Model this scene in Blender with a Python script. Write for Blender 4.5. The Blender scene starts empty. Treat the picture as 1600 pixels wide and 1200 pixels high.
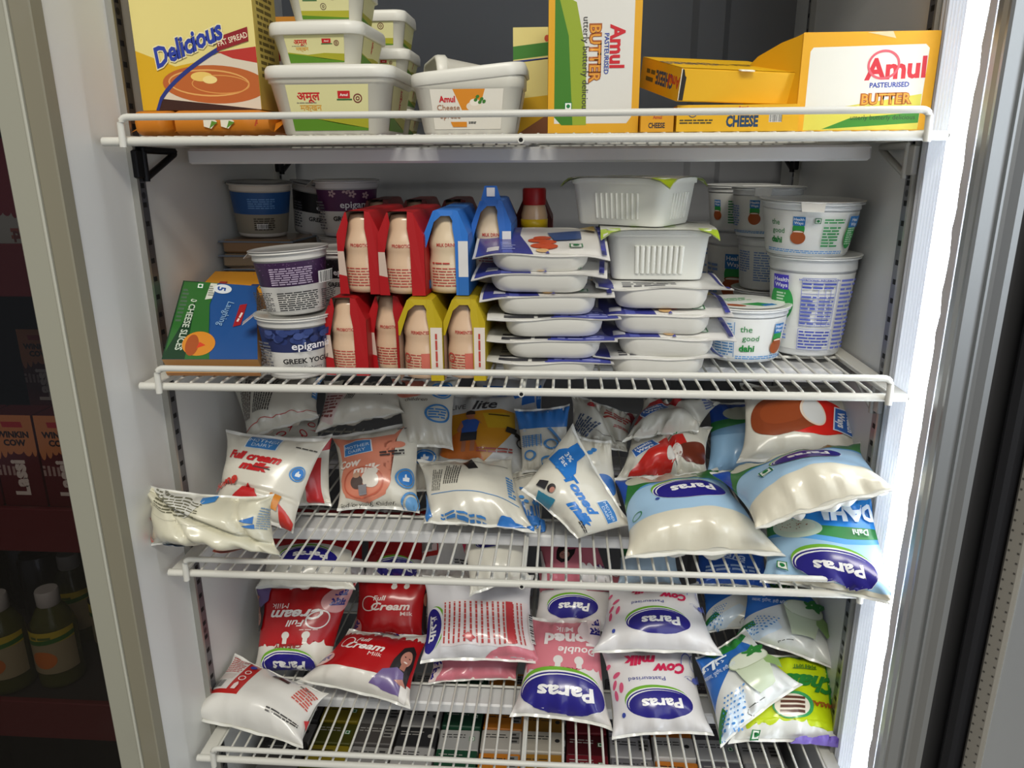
import bpy, bmesh, math, random
import numpy as np
from mathutils import Vector, Matrix

# ------------------------------------------------------------------ camera, world, lamps, exposure
sc = bpy.context.scene
COL = sc.collection
R = math.radians

cam_d = bpy.data.cameras.new('camera')
cam = bpy.data.objects.new('camera', cam_d)
COL.objects.link(cam)
sc.camera = cam
cam_d.sensor_fit = 'HORIZONTAL'
cam_d.sensor_width = 36.0
cam_d.lens = 1172.86 / 1600 * 36.0
cam_d.clip_start = 0.02
_y, _p, _r = 0.0702, -0.2907, 0.0055
_M = Matrix.Rotation(_y, 3, 'Z') @ Matrix.Rotation(_p, 3, 'X') @ Matrix.Rotation(_r, 3, 'Y')
_cols = Matrix((_M.col[0], _M.col[2], -_M.col[1])).transposed()
cam.matrix_world = Matrix.Translation((0.0435, -0.6226, -0.0157)) @ _cols.to_4x4()

world = bpy.data.worlds.new('shop_daylight')
sc.world = world
world.use_nodes = True
wbg = world.node_tree.nodes['Background']
wbg.inputs[0].default_value = (0.80, 0.83, 0.90, 1)
wbg.inputs[1].default_value = 0.11

def lamp(name, loc, target, size, power, color, size_y=None):
    d = bpy.data.lights.new(name, 'AREA')
    d.energy = power
    d.color = color
    d.shape = 'RECTANGLE'
    d.size = size
    d.size_y = size_y or size
    o = bpy.data.objects.new(name, d)
    COL.objects.link(o)
    o.location = loc
    o.rotation_euler = (Vector(target) - Vector(loc)).to_track_quat('-Z', 'Y').to_euler()
    return o

lamp('shop_ceiling_lamp', (0.10, -2.0, 1.85), (0.0, 0.05, -0.35), 1.5, 33.0, (1.0, 0.95, 0.84), 0.45)
lamp('shop_doorway_daylight', (1.1, -2.3, 0.3), (0.0, 0.1, -0.35), 1.2, 6.0, (0.88, 0.94, 1.0), 1.6)

sc.view_settings.view_transform = 'Standard'
sc.view_settings.look = 'None'
sc.view_settings.exposure = 0.82
sc.view_settings.gamma = 1.0
sc.view_settings.use_curve_mapping = False

# ------------------------------------------------------------------ materials
def lin(h):
    h = h.lstrip('#')
    c = [int(h[i:i + 2], 16) / 255 for i in (0, 2, 4)]
    return tuple(x / 12.92 if x <= 0.04045 else ((x + 0.055) / 1.055) ** 2.4 for x in c) + (1.0,)

_mats = {}
def M(col, rough=0.45, kind='plain', spec=0.4):
    key = (col, rough, kind)
    if key in _mats:
        return _mats[key]
    m = bpy.data.materials.new('%s_%s' % (kind, col.strip('#').lower()))
    m.use_nodes = True
    nt = m.node_tree
    b = nt.nodes['Principled BSDF']
    b.inputs['Base Color'].default_value = lin(col)
    b.inputs['Roughness'].default_value = rough
    b.inputs['Specular IOR Level'].default_value = spec
    tc = nt.nodes.new('ShaderNodeTexCoord')
    nz = nt.nodes.new('ShaderNodeTexNoise')
    nt.links.new(tc.outputs['Object'], nz.inputs['Vector'])
    def bump(scale, strength, dist=0.001):
        nz.inputs['Scale'].default_value = scale
        bp = nt.nodes.new('ShaderNodeBump')
        bp.inputs['Strength'].default_value = strength
        bp.inputs['Distance'].default_value = dist
        nt.links.new(nz.outputs['Fac'], bp.inputs['Height'])
        nt.links.new(bp.outputs['Normal'], b.inputs['Normal'])
    def tint(scale, other, lo=0.45, hi=0.7, detail=4):
        nz.inputs['Scale'].default_value = scale
        nz.inputs['Detail'].default_value = detail
        cr = nt.nodes.new('ShaderNodeValToRGB')
        cr.color_ramp.elements[0].position = lo
        cr.color_ramp.elements[1].position = hi
        cr.color_ramp.elements[0].color = lin(col)
        cr.color_ramp.elements[1].color = lin(other)
        nt.links.new(nz.outputs['Fac'], cr.inputs['Fac'])
        nt.links.new(cr.outputs['Color'], b.inputs['Base Color'])
    if kind == 'film':
        bump(55, 0.22, 0.002)
        b.inputs['Coat Weight'].default_value = 0.6
        b.inputs['Coat Roughness'].default_value = 0.16
    elif kind == 'card':
        bump(160, 0.08)
    elif kind == 'metal':
        b.inputs['Metallic'].default_value = 0.85
        bump(60, 0.05)
    elif kind == 'paint':
        nz.inputs['Detail'].default_value = 6
        tint(9, '#8f8c80', 0.62, 0.95)
    elif kind == 'wall':
        tint(5, '#c3c0b6', 0.6, 0.9)
    elif kind == 'clear':
        b.inputs['Transmission Weight'].default_value = 0.55
        b.inputs['Alpha'].default_value = 0.7
    elif kind == 'bread':
        tint(120, '#d98a50', 0.4, 0.75, 6)
    elif kind == 'glow':
        b.inputs['Emission Color'].default_value = (0.86, 0.92, 1.0, 1)
        b.inputs['Emission Strength'].default_value = 8.0
        bump(30, 0.1)
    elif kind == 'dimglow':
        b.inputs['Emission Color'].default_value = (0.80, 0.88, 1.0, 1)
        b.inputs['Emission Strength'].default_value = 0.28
    elif kind == 'soft':
        bump(40, 0.03)
    else:
        bump(90, 0.03)
    _mats[key] = m
    return m

def F(c):
    return M(c, 0.36, 'film')
def K(c):
    return M(c, 0.5, 'card')

# ------------------------------------------------------------------ mesh builder
class MB:
    def __init__(s):
        s.V, s.Fc, s.mi, s.sm, s.mats, s.n = [], [], [], [], [], 0
    def add(s, verts, faces, mat, smooth=False):
        v = np.asarray(verts, float).reshape(-1, 3)
        if mat not in s.mats:
            s.mats.append(mat)
        k = s.mats.index(mat)
        s.V.append(v)
        for f in faces:
            s.Fc.append([i + s.n for i in f])
        s.mi += [k] * len(faces)
        s.sm += [smooth] * len(faces)
        s.n += len(v)
    def build(s, name, parent=None, loc=None, rot=None, origin=None):
        v = np.concatenate(s.V)
        if origin is not None:
            v = v - np.array(origin)
        me = bpy.data.meshes.new(name)
        me.from_pydata(v.tolist(), [], s.Fc)
        for m in s.mats:
            me.materials.append(m)
        me.polygons.foreach_set('material_index', s.mi)
        me.polygons.foreach_set('use_smooth', s.sm)
        me.update()
        o = bpy.data.objects.new(name, me)
        COL.objects.link(o)
        if origin is not None:
            o.location = origin
        if loc is not None:
            o.location = loc
        if rot is not None:
            o.rotation_euler = rot
        if parent is not None:
            o.parent = parent
        return o
    # --- primitives shaped
    def box(s, x0, y0, z0, x1, y1, z1, mat, c=0.0):
        if c <= 0:
            v = [(x0, y0, z0), (x1, y0, z0), (x1, y1, z0), (x0, y1, z0), (x0, y0, z1), (x1, y0, z1), (x1, y1, z1), (x0, y1, z1)]
            s.add(v, [(0, 3, 2, 1), (4, 5, 6, 7), (0, 1, 5, 4), (1, 2, 6, 5), (2, 3, 7, 6), (3, 0, 4, 7)], mat)
            return
        rings = []
        for z, k in ((z0, c), (z0 + c, 0), (z1 - c, 0), (z1, c)):
            e = c
            rings.append([(x0 + k + e, y0 + k, z), (x1 - k - e, y0 + k, z), (x1 - k, y0 + k + e, z), (x1 - k, y1 - k - e, z),
                          (x1 - k - e, y1 - k, z), (x0 + k + e, y1 - k, z), (x0 + k, y1 - k - e, z), (x0 + k, y0 + k + e, z)])
        s.loft(rings, mat, False)
    def loft(s, rings, mat, smooth=True, caps=True):
        n = len(rings[0])
        v = [p for r in rings for p in r]
        f = []
        for i in range(len(rings) - 1):
            for j in range(n):
                a, b = i * n + j, i * n + (j + 1) % n
                f.append((a, b, b + n, a + n))
        s.add(v, f, mat, smooth)
        if caps:
            s.add(rings[0], [tuple(range(n))[::-1]], mat)
            s.add(rings[-1], [tuple(range(n))], mat)
    def lathe(s, prof, mat, n=40, smooth=True, caps=True):
        rings = [[(r * math.cos(2 * math.pi * k / n), r * math.sin(2 * math.pi * k / n), z) for k in range(n)] for r, z in prof]
        s.loft(rings, mat, smooth, caps)
    def tube(s, pts, r, mat, n=8, closed=False):
        P = [Vector(p) for p in pts]
        m = len(P)
        rings = []
        for i, p in enumerate(P):
            a = P[i - 1] if i > 0 else (P[-1] if closed else p)
            b = P[i + 1] if i < m - 1 else (P[0] if closed else p)
            t = (b - a).normalized()
            up = Vector((0, 0, 1)) if abs(t.z) < 0.9 else Vector((0, 1, 0))
            x = t.cross(up).normalized()
            y = x.cross(t)
            rings.append([tuple(p + x * (r * math.cos(2 * math.pi * k / n)) + y * (r * math.sin(2 * math.pi * k / n))) for k in range(n)])
        s.loft(rings, mat, True)
    def grid(s, P, mat, smooth=True, flip=False):
        h, w, _ = P.shape
        f = []
        for i in range(h - 1):
            for j in range(w - 1):
                q = (i * w + j, i * w + j + 1, (i + 1) * w + j + 1, (i + 1) * w + j)
                f.append(q[::-1] if flip else q)
        s.add(P.reshape(-1, 3), f, mat, smooth)

def bend_path(pts, r, k=5):
    """polyline with its inner corners rounded"""
    P = [Vector(p) for p in pts]
    out = [P[0]]
    for i in range(1, len(P) - 1):
        a = P[i] + (P[i - 1] - P[i]).normalized() * r
        b = P[i] + (P[i + 1] - P[i]).normalized() * r
        for j in range(k + 1):
            t = j / k
            out.append(a * (1 - t) ** 2 + P[i] * (2 * t * (1 - t)) + b * t ** 2)
    out.append(P[-1])
    return out

def rrect(w, d, r, z, n=5, cx=0, cy=0):
    out = []
    for sx, sy, a0 in ((1, -1, -90), (1, 1, 0), (-1, 1, 90), (-1, -1, 180)):
        for k in range(n + 1):
            a = R(a0 + 90 * k / n)
            out.append((cx + sx * (w / 2 - r) + r * math.cos(a), cy + sy * (d / 2 - r) + r * math.sin(a), z))
    return out

# ------------------------------------------------------------------ things
def tag(o, label, cat, group=None, kind=None):
    o['label'] = label
    o['category'] = cat
    if group:
        o['group'] = group
    if kind:
        o['kind'] = kind
    return o

def empty(name, loc=(0, 0, 0), rot=(0, 0, 0)):
    o = bpy.data.objects.new(name, None)
    o.empty_display_size = 0.02
    COL.objects.link(o)
    o.location = loc
    o.rotation_euler = rot
    return o

def structure(o):
    o['kind'] = 'structure'
    return o

def copy_tree(o, parent=None):
    c = o.copy()
    COL.objects.link(c)
    c.parent = parent
    for ch in o.children:
        copy_tree(ch, c)
    return c

# ------------------------------------------------------------------ printed surfaces
class Quad:
    """flat or gently bulged face from four corners (bottom left, bottom right, top right, top left)"""
    def __init__(s, C, bulge=0.0):
        s.C = np.asarray(C, float)
        w = np.linalg.norm(s.C[1] - s.C[0] + s.C[2] - s.C[3]) / 2
        h = np.linalg.norm(s.C[3] - s.C[0] + s.C[2] - s.C[1]) / 2
        s.A = w / h
        s.h = h
        n = np.cross(s.C[1] - s.C[0] + s.C[2] - s.C[3], s.C[3] - s.C[0] + s.C[2] - s.C[1])
        s.n = n / np.linalg.norm(n)
        s.b = bulge
    def pos(s, u, v):
        a, b = ((u + 1) / 2)[:, None], ((v + 1) / 2)[:, None]
        C = s.C
        P = C[0] * (1 - a) * (1 - b) + C[1] * a * (1 - b) + C[2] * a * b + C[3] * (1 - a) * b
        return P + s.n * (s.b * (1 - u * u) * (1 - v * v))[:, None]
    def ev(s, u, v):
        return s.pos(u, v), np.repeat(s.n[None], len(u), 0)

class Cone:
    """front half of a round cup wall, around the local z axis, facing local -Y turned by yaw"""
    def __init__(s, r0, r1, z0, z1, yaw=0.0):
        s.r0, s.r1, s.z0, s.z1, s.yaw = r0, r1, z0, z1, yaw
        s.h = z1 - z0
        s.A = math.pi / 2 * (r0 + r1) / 2 / (s.h / 2)
    def ev(s, u, v):
        a = u * math.pi / 2 + s.yaw
        b = (v + 1) / 2
        r = s.r0 + (s.r1 - s.r0) * b
        P = np.stack([r * np.sin(a), -r * np.cos(a), s.z0 + s.h * b], 1)
        N = np.stack([np.sin(a), -np.cos(a), 0 * a - (s.r1 - s.r0) / s.h], 1)
        return P, N / np.linalg.norm(N, axis=1)[:, None]

class Disc:
    """round top of a lid, looking down"""
    def __init__(s, r, z):
        s.r, s.z, s.A, s.h = r, z, 1.0, 2 * r
    def ev(s, u, v):
        P = np.stack([u * s.r, v * s.r, 0 * u + s.z], 1)
        return P, np.repeat(np.array([[0, 0, 1.0]]), len(u), 0)

class Pillow:
    """one liquid-filled pillow pouch on four corners"""
    def __init__(s, C, T1, T2, seed=1, wr=0.0013, pinch=0.12, sag=0.15, folds=(), vp=0.075):
        s.vp = vp
        s.C = np.asarray(C, float)
        C = s.C
        ex = (C[1] - C[0] + C[2] - C[3]) / 2
        ey = (C[3] - C[0] + C[2] - C[1]) / 2
        s.A = np.linalg.norm(ex) / np.linalg.norm(ey)
        s.h = np.linalg.norm(ey)
        n = np.cross(ex, ey)
        s.n = n / np.linalg.norm(n)
        s.ex, s.ey = ex / np.linalg.norm(ex), ey / np.linalg.norm(ey)
        s.T1, s.T2, s.wr, s.pinch, s.sag, s.folds = T1, T2, wr, pinch, sag, folds
        rr = random.Random(seed)
        s.ph = [rr.uniform(0, 6.28) for _ in range(10)]
        s.k = [rr.uniform(0.85, 1.2) for _ in range(6)]
    def bil(s, u, v):
        a, b = ((u + 1) / 2)[:, None], ((v + 1) / 2)[:, None]
        C = s.C
        return C[0] * (1 - a) * (1 - b) + C[1] * a * (1 - b) + C[2] * a * b + C[3] * (1 - a) * b
    def flat(s, x, y):
        u = np.sin(np.pi / 2 * x)
        uu = u * (1 - s.pinch * (1 - np.abs(y).clip(0, 1) ** 3))
        vv = y * (1 - s.vp * (1 - np.abs(u) ** 3))
        return u, s.bil(uu, vv)
    def pos(s, x, y, side=1):
        u, P = s.flat(x, y)
        v = y
        av = (np.abs(v) / 0.96).clip(0, 1)
        tv = np.where(v < 0, (1 - av ** 3.6) ** 0.62, (1 - av ** 2.4) ** 0.75)
        tu = (1 - u * u).clip(0) ** 0.62
        T = s.T1 if side > 0 else s.T2
        h = T * tu * tv * (1 - s.sag * v)
        p, k = s.ph, s.k
        e = np.exp(-(0.96 - np.abs(v)) / 0.20)
        w = e * (np.sin(8 * k[0] * u + p[0] + 2 * (v > 0)) + 0.8 * np.sin(15 * k[1] * u + p[1] + 4 * (v > 0)) + .55 * np.abs(np.sin(13 * k[2] * u + p[5] + 3 * v))) * 1.7
        w += np.exp(-(0.96 - np.abs(v)) / 0.10) * (np.abs(np.sin(21 * k[5] * u + p[6] + 5 * v)) - .5) * 1.3
        w += 0.9 * np.sin(3.1 * k[2] * u + 2.3 * v + p[2]) * np.sin(2.6 * k[3] * v - 1.5 * u + p[3])
        eu = np.exp(-(1 - np.abs(u)) / 0.12)
        w += eu * 0.8 * np.sin(9 * k[4] * v + p[4] + 2 * (u > 0))
        for a, c, wd, dep in s.folds:
            q = np.cos(a) * u + np.sin(a) * v - c
            w -= dep / max(s.wr, 1e-6) * np.exp(-(q / wd) ** 2)
        h = h + 1.75 * s.wr * w * tu ** 0.5 * np.minimum(1, tv * 3)
        return P + s.n * (h * side)[:, None]
    def ev(s, x, y):
        P = s.pos(x, y)
        d = 0.012
        du = s.pos(np.clip(x + d, -1, 1), y) - s.pos(np.clip(x - d, -1, 1), y)
        dv = s.pos(x, np.clip(y + d, -.97, .97)) - s.pos(x, np.clip(y - d, -.97, .97))
        N = np.cross(du, dv)
        L = np.linalg.norm(N, axis=1)[:, None]
        N = np.where(L > 1e-12, N / np.maximum(L, 1e-12), s.n)
        return P, N

_txt = {}
def text_shape(t, bold=0.0, shear=0.0, sp=1.0):
    key = (t, bold, shear, sp)
    if key not in _txt:
        c = bpy.data.curves.new('t', 'FONT')
        c.body = t
        c.resolution_u = 2
        c.offset = bold
        c.shear = shear
        c.space_character = sp
        c.space_line = 0.98
        c.align_x = 'CENTER'
        o = bpy.data.objects.new('t', c)
        me = o.to_mesh()
        v = np.array([x.co[:2] for x in me.vertices]).reshape(-1, 2)
        f = [tuple(p.vertices) for p in me.polygons]
        o.to_mesh_clear()
        bpy.data.objects.remove(o)
        bpy.data.curves.remove(c)
        if len(v):
            v[:, 0] -= (v[:, 0].min() + v[:, 0].max()) / 2
            nl = t.count('\n')
            v[:, 1] -= 0.36 - 0.49 * nl
            v /= 0.72
        _txt[key] = (v, f)
    return _txt[key]

def poly_shape(pts):
    return np.array(pts, float), [tuple(range(len(pts)))]

def ellipse_pts(rx, ry, n=36, a0=0, a1=360):
    m = n if a1 - a0 >= 360 else n + 1
    return [(rx * math.cos(R(a0 + (a1 - a0) * k / n)), ry * math.sin(R(a0 + (a1 - a0) * k / n))) for k in range(m)]

class Print:
    """ink on a surface; label units: y runs -1..1, x runs -A..A"""
    def __init__(s, mb, surf, mk=F, cell=0.04, off=0.0006, step=0.00014):
        s.mb, s.sf, s.mk, s.cell, s.off, s.step = mb, surf, mk, cell, off, step
        s.A = surf.A
    def put(s, shape, col, at=(0, 0), sc_=1.0, rot=0.0, sx=1.0):
        v, f = shape
        if not len(v):
            return
        ca, sa = math.cos(R(rot)), math.sin(R(rot))
        q = v * np.array([sc_ * sx, sc_])
        q = q @ np.array([[ca, sa], [-sa, ca]]) + np.array(at)
        q = q / np.array([s.A, 1.0])
        lim = 0.955
        ext = q.max(0) - q.min(0)
        flatq = isinstance(s.sf, (Quad, Disc)) and not getattr(s.sf, 'b', 0)
        big = max(ext) > s.cell * 1.3 and not flatq
        out = q.max() > 0.97 or q.min() < -0.97
        if big or out:
            bm = bmesh.new()
            bv = [bm.verts.new((a, b, 0)) for a, b in q]
            for p in f:
                try:
                    bm.faces.new([bv[i] for i in p])
                except ValueError:
                    pass
            if out:
                L = 1.0 if flatq else 0.955
                if not s.convex(q, f):
                    bmesh.ops.triangulate(bm, faces=[x for x in bm.faces if len(x.verts) > 4])
                for co, no in (((L, 0, 0), (1, 0, 0)), ((-L, 0, 0), (-1, 0, 0)), ((0, L, 0), (0, 1, 0)), ((0, -L, 0), (0, -1, 0))):
                    bmesh.ops.bisect_plane(bm, geom=bm.verts[:] + bm.edges[:] + bm.faces[:], plane_co=co, plane_no=no, clear_outer=True)
                if not bm.faces:
                    bm.free()
                    return
            if big:
                if not s.convex(q, f):
                    bmesh.ops.triangulate(bm, faces=[x for x in bm.faces if len(x.verts) > 4])
                lo = [min(x.co[i] for x in bm.verts) for i in (0, 1)]
                hi = [max(x.co[i] for x in bm.verts) for i in (0, 1)]
                for i in (0, 1):
                    if isinstance(s.sf, Cone) and i == 1:
                        continue
                    k = math.floor(lo[i] / s.cell) + 1
                    while k * s.cell < hi[i]:
                        co = [0, 0, 0]; no = [0, 0, 0]
                        co[i] = k * s.cell; no[i] = 1
                        bmesh.ops.bisect_plane(bm, geom=bm.verts[:] + bm.edges[:] + bm.faces[:], plane_co=co, plane_no=no)
                        k += 1
            bm.verts.index_update()
            q = np.array([x.co[:2] for x in bm.verts])
            f = [tuple(x.index for x in p.verts) for p in bm.faces]
            bm.free()
        P, N = s.sf.ev(q[:, 0], q[:, 1])
        # keep every face turned outward
        a2 = 0.0
        for p in f[:1]:
            a, b, c = q[p[0]], q[p[1]], q[p[2]]
            a2 = (b[0] - a[0]) * (c[1] - a[1]) - (b[1] - a[1]) * (c[0] - a[0])
        if a2 < 0:
            f = [p[::-1] for p in f]
        s.mb.add(P + N * s.off, f, s.mk(col), True)
        s.off += (.00003 if flatq else s.step) if len(q) > 3 else 0
    @staticmethod
    def convex(q, f):
        if len(f) != 1:
            return False
        p = q[list(f[0])]
        a, b = np.roll(p, -1, 0) - p, np.roll(p, -2, 0) - np.roll(p, -1, 0)
        z = a[:, 0] * b[:, 1] - a[:, 1] * b[:, 0]
        return bool((z >= -1e-9).all() or (z <= 1e-9).all())
    def rect(s, x0, y0, x1, y1, col, rot=0):
        cx, cy = (x0 + x1) / 2, (y0 + y1) / 2
        w, h = (x1 - x0) / 2, (y1 - y0) / 2
        s.put(poly_shape([(-w, -h), (w, -h), (w, h), (-w, h)]), col, (cx, cy), rot=rot)
    def poly(s, pts, col, at=(0, 0), sc_=1.0, rot=0):
        s.put(poly_shape(pts), col, at, sc_, rot)
    def ell(s, x, y, rx, ry, col, rot=0, n=36):
        s.put(poly_shape(ellipse_pts(rx, ry, n)), col, (x, y), rot=rot)
    def ring(s, x, y, r, t, col, rot=0, ry=None):
        ry = ry or r
        n = 32
        a = ellipse_pts(r, ry, n)
        b = ellipse_pts(r - t, ry - t, n)
        v = np.array(a + b)
        f = [(k, (k + 1) % n, n + (k + 1) % n, n + k) for k in range(n)]
        s.put((v, f), col, (x, y), rot=rot)
    def text(s, t, x, y, h, col, rot=0, bold=0.012, shear=0.0, sx=1.0, sp=1.0):
        s.put(text_shape(t, bold, shear, sp), col, (x, y), h, rot, sx)
    def lines(s, x0, y0, x1, y1, n, col, rot=0, fill=0.55, seed=1):
        """rows of print too small to read"""
        rr = random.Random(seed)
        cx, cy = (x0 + x1) / 2, (y0 + y1) / 2
        V, Fc = [], []
        ph = (y1 - y0) / n
        for i in range(n):
            y = y1 - ph * (i + 0.5)
            x = x0
            end = x1 - (rr.random() * 0.25 * (x1 - x0) if i % 3 == 2 else 0)
            while x < end - ph * 0.4:
                w = min(rr.uniform(1.0, 3.2) * ph, end - x)
                k = len(V)
                hh = ph * fill / 2
                V += [(x - cx, y - hh - cy), (x + w - cx, y - hh - cy), (x + w - cx, y + hh - cy), (x - cx, y + hh - cy)]
                Fc.append((k, k + 1, k + 2, k + 3))
                x += w + ph * 0.35
        if V:
            s.put((np.array(V), Fc), col, (cx, cy), rot=rot)
    def bars(s, x, y, w, h, col='#1c1c1c', rot=0, seed=3):
        rr = random.Random(seed)
        s.put(poly_shape([(-w / 2 - .02, -h / 2 - .02), (w / 2 + .02, -h / 2 - .02), (w / 2 + .02, h / 2 + .02), (-w / 2 - .02, h / 2 + .02)]), '#f2f2ee', (x, y), rot=rot)
        V, Fc = [], []
        q = -w / 2
        while q < w / 2:
            t = rr.choice((1, 1, 2, 3)) * w / 60
            k = len(V)
            V += [(q, -h / 2), (q + t, -h / 2), (q + t, h / 2), (q, h / 2)]
            Fc.append((k, k + 1, k + 2, k + 3))
            q += t + rr.choice((1, 1, 2)) * w / 60
        s.put((np.array(V), Fc), col, (x, y), rot=rot)
    def veg(s, x, y, r, rot=0):
        c = '#157a3c'
        s.rect(x - r, y - r, x + r, y + r, '#f4f6f0', rot)
        for a, b, c1, d in ((-r, -r, r, -r * .8), (-r, r * .8, r, r), (-r, -r, -r * .8, r), (r * .8, -r, r, r)):
            s.rect(x + a, y + b, x + c1, y + d, c)
        s.ell(x, y, r * .5, r * .5, c, n=16)
    def drip(s, x0, x1, yb, yt, col, amp=0.09, seed=2, up=False):
        """area between yb and yt whose lower (or upper) rim runs in drops"""
        rr = random.Random(seed)
        pts = []
        x = x0
        while x < x1 - 1e-6:
            w = min(rr.uniform(0.12, 0.22), x1 - x)
            d = amp * rr.uniform(0.3, 1.6)
            for k in range(6):
                t = k / 6
                pts.append((x + w * t, -d * math.sin(math.pi * t) ** 0.7))
            x += w
        pts.append((x1, 0))
        if up:
            P = [(a, yt - b) for a, b in pts] + [(x1, yb), (x0, yb)]
        else:
            P = [(a, yb + b) for a, b in pts] + [(x1, yt), (x0, yt)]
        s.put(poly_shape(P), col)

def buildw(mb, name, parent):
    """mesh given in room coordinates, parented to an Empty that stands at the thing's base"""
    return mb.build(name, parent, loc=(0, 0, 0)) if parent is None else _bw(mb, name, parent)
def _bw(mb, name, parent):
    off = np.array(parent.location)
    mb.V = [v - off for v in mb.V]
    return mb.build(name, parent)

# ------------------------------------------------------------------ the setting
FLOOR_Z = -1.42
b = MB(); b.box(-2.6, -3.0, FLOOR_Z - .05, 2.6, 1.0, FLOOR_Z, M('#8a8378', .6, 'wall')); structure(b.build('floor'))
b = MB(); b.box(-2.6, 0.62, FLOOR_Z, 2.6, 0.70, 1.6, M('#b9b5a8', .7, 'wall')); structure(b.build('wall_back'))

# ------------------------------------------------------------------ the display fridge
fr = empty('display_fridge', (0, 0.2, FLOOR_Z))
tag(fr, 'tall upright display fridge, white inside with open glass door and lit lamp strip', 'fridge')
WH = M('#dcdcd8', .42, 'wall')
TOP, BOT = 0.36, -1.05
b = MB()
b.box(-.377, -.046, FLOOR_Z + .08, -.340, .50, TOP, WH, .001)
buildw(b, 'side_panel', fr)
b = MB()
b.box(.337, -.040, FLOOR_Z + .08, .377, .50, TOP, M('#d3d5d6', .42, 'wall'), .001)
buildw(b, 'side_panel', fr)
b = MB()
BK = M('#808286', .5, 'plain')
# pressed back sheet with a shallow upright channel
rings = []
for z in (BOT, TOP):
    rings.append([(-.34, .465, z), (.205, .465, z), (.213, .458, z), (.246, .458, z), (.254, .465, z), (.34, .465, z), (.34, .498, z), (-.34, .498, z)])
b.loft(rings, BK, False)
buildw(b, 'back_panel', fr)
b = MB(); b.box(-.377, -.05, TOP, .377, .50, TOP + .05, WH, .002); buildw(b, 'top_panel', fr)
b = MB(); b.box(-.34, -.05, BOT - .04, .34, .498, BOT, WH, .002); buildw(b, 'bottom_panel', fr)
b = MB(); b.box(-.377, -.045, FLOOR_Z, .377, .50, FLOOR_Z + .08, M('#3a3a3c', .6)); buildw(b, 'plinth', fr)
# front frame of the left side: two flat strips with a raised bead between them
b = MB()
for zz in (0,):
    b.box(-.3785, -.060, FLOOR_Z + .08, -.3568, -.044, TOP, M('#a09f90', .5, 'paint'), .0015)
    b.box(-.3550, -.059, FLOOR_Z + .08, -.3385, -.044, TOP, M('#86816f', .55, 'paint'), .001)
    b.box(-.3572, -.0615, FLOOR_Z + .08, -.3548, -.044, TOP, M('#b5b4a6', .45, 'paint'), .0008)
buildw(b, 'front_frame', fr)

def track(x, y, sgn):
    b = MB()
    t = M('#84858a', .4, 'metal')
    xi = x - sgn * .004
    b.box(min(x, xi), y, BOT, max(x, xi), y + .013, TOP, t)
    b.box(min(x, x - sgn * .006), y - .0045, BOT, max(x, x - sgn * .006), y - .001, TOP, M('#b9b8b2', .4, 'metal'))
    dk = M('#141416', .7)
    z = BOT + .02
    k = 0
    while z < TOP - .02:
        xs = xi - sgn * .0002
        b.box(min(xi, xs), y + .004, z, max(xi, xs), y + .0095, z + .0045, dk)
        if k % 9 == 4:
            b.add([(xs, y + .0065 + .003 * math.cos(a), z + .0105 + .003 * math.sin(a)) for a in [math.pi * 2 * i / 12 for i in range(12)]],
                  [tuple(range(12)) if sgn > 0 else tuple(range(12))[::-1]], M('#55565a', .4, 'metal'))
        z += .0168
        k += 1
    return buildw(b, 'slotted_track', fr)
track(-.340, .044, -1)
track(.337, .050, 1)
track(-.340, .385, -1)
track(.337, .385, 1)

# lamp strip on the right: ribbed diffuser over the tube, and its trim
def strip(pts, mat, name, z0=BOT, z1=TOP):
    b = MB()
    P = np.array([[(x, y, z) for x, y in pts] for z in np.linspace(z0, z1, 2)])
    b.grid(P, mat, False, flip=False)
    return b
def ribs(y0, y1, n, x, d):
    out = []
    for i in range(n):
        y = y0 + (y1 - y0) * i / n
        w = (y1 - y0) / n
        out += [(x, y), (x - d, y + w * .25), (x - d, y + w * .6), (x, y + w * .85)]
    out.append((x, y1))
    return out
mb = MB()
P = ribs(.044, .000, 8, .3355, .0016)
for k in range(len(P) - 1):
    mb.grid(np.array([[(x, y, z) for x, y in P[k:k + 2]] for z in (BOT, TOP)]), M('#e6ecf6', .35, 'dimglow') if k % 4 in (1, 2) and k > 6 else M('#d9dde6', .35), False)  # faint emission on some ribs stands in for tube light reaching them
buildw(mb, 'ribbed_trim', fr)
mb = MB()
P = ribs(.000, -.030, 7, .3335, .0012)
for k in range(len(P) - 1):
    glow = k % 4 in (1, 2)
    mb.grid(np.array([[(x, y, z) for x, y in P[k:k + 2]] for z in (BOT, TOP)]), M('#f4f8ff', .4, 'glow') if glow else M('#3f4654', .5), False)  # recessed facets coloured dark in place of shade between the glowing ribs
lamp_cover = buildw(mb, 'lamp_diffuser', fr)
# torn foil edge beside the diffuser
mb = MB()
rr = random.Random(5)
zs = np.linspace(BOT, TOP, 90)
row0 = [(.3325, -.0295 - .0035 * rr.random(), z) for z in zs]
row1 = [(.3335, -.0405, z) for z in zs]
mb.grid(np.array([row0, row1]), M('#d8d3d6', .5), False)
buildw(mb, 'foil_edge', fr)
mb = MB()
AL = M('#bcbfc0', .40, 'metal')
prof = [(.3340, -.0405), (.3330, -.0440), (.3330, -.0500), (.3345, -.0540), (.3345, -.0570), (.3360, -.0590), (.3440, -.0590), (.3440, -.0575), (.3475, -.0575),
        (.3475, -.0610), (.3492, -.0610), (.3492, -.0580), (.3530, -.0600), (.3575, -.0640), (.3620, -.0640), (.3640, -.0600), (.3655, -.0520)]
mb.grid(np.array([[(x, y, z) for x, y in prof] for z in (FLOOR_Z + .08, TOP)]), AL, False)
buildw(mb, 'aluminium_profile', fr)
mb = MB()
mb.box(.3655, -.054, FLOOR_Z + .08, .3975, -.04, TOP, M('#3b3b3d', .45), .001)
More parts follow.
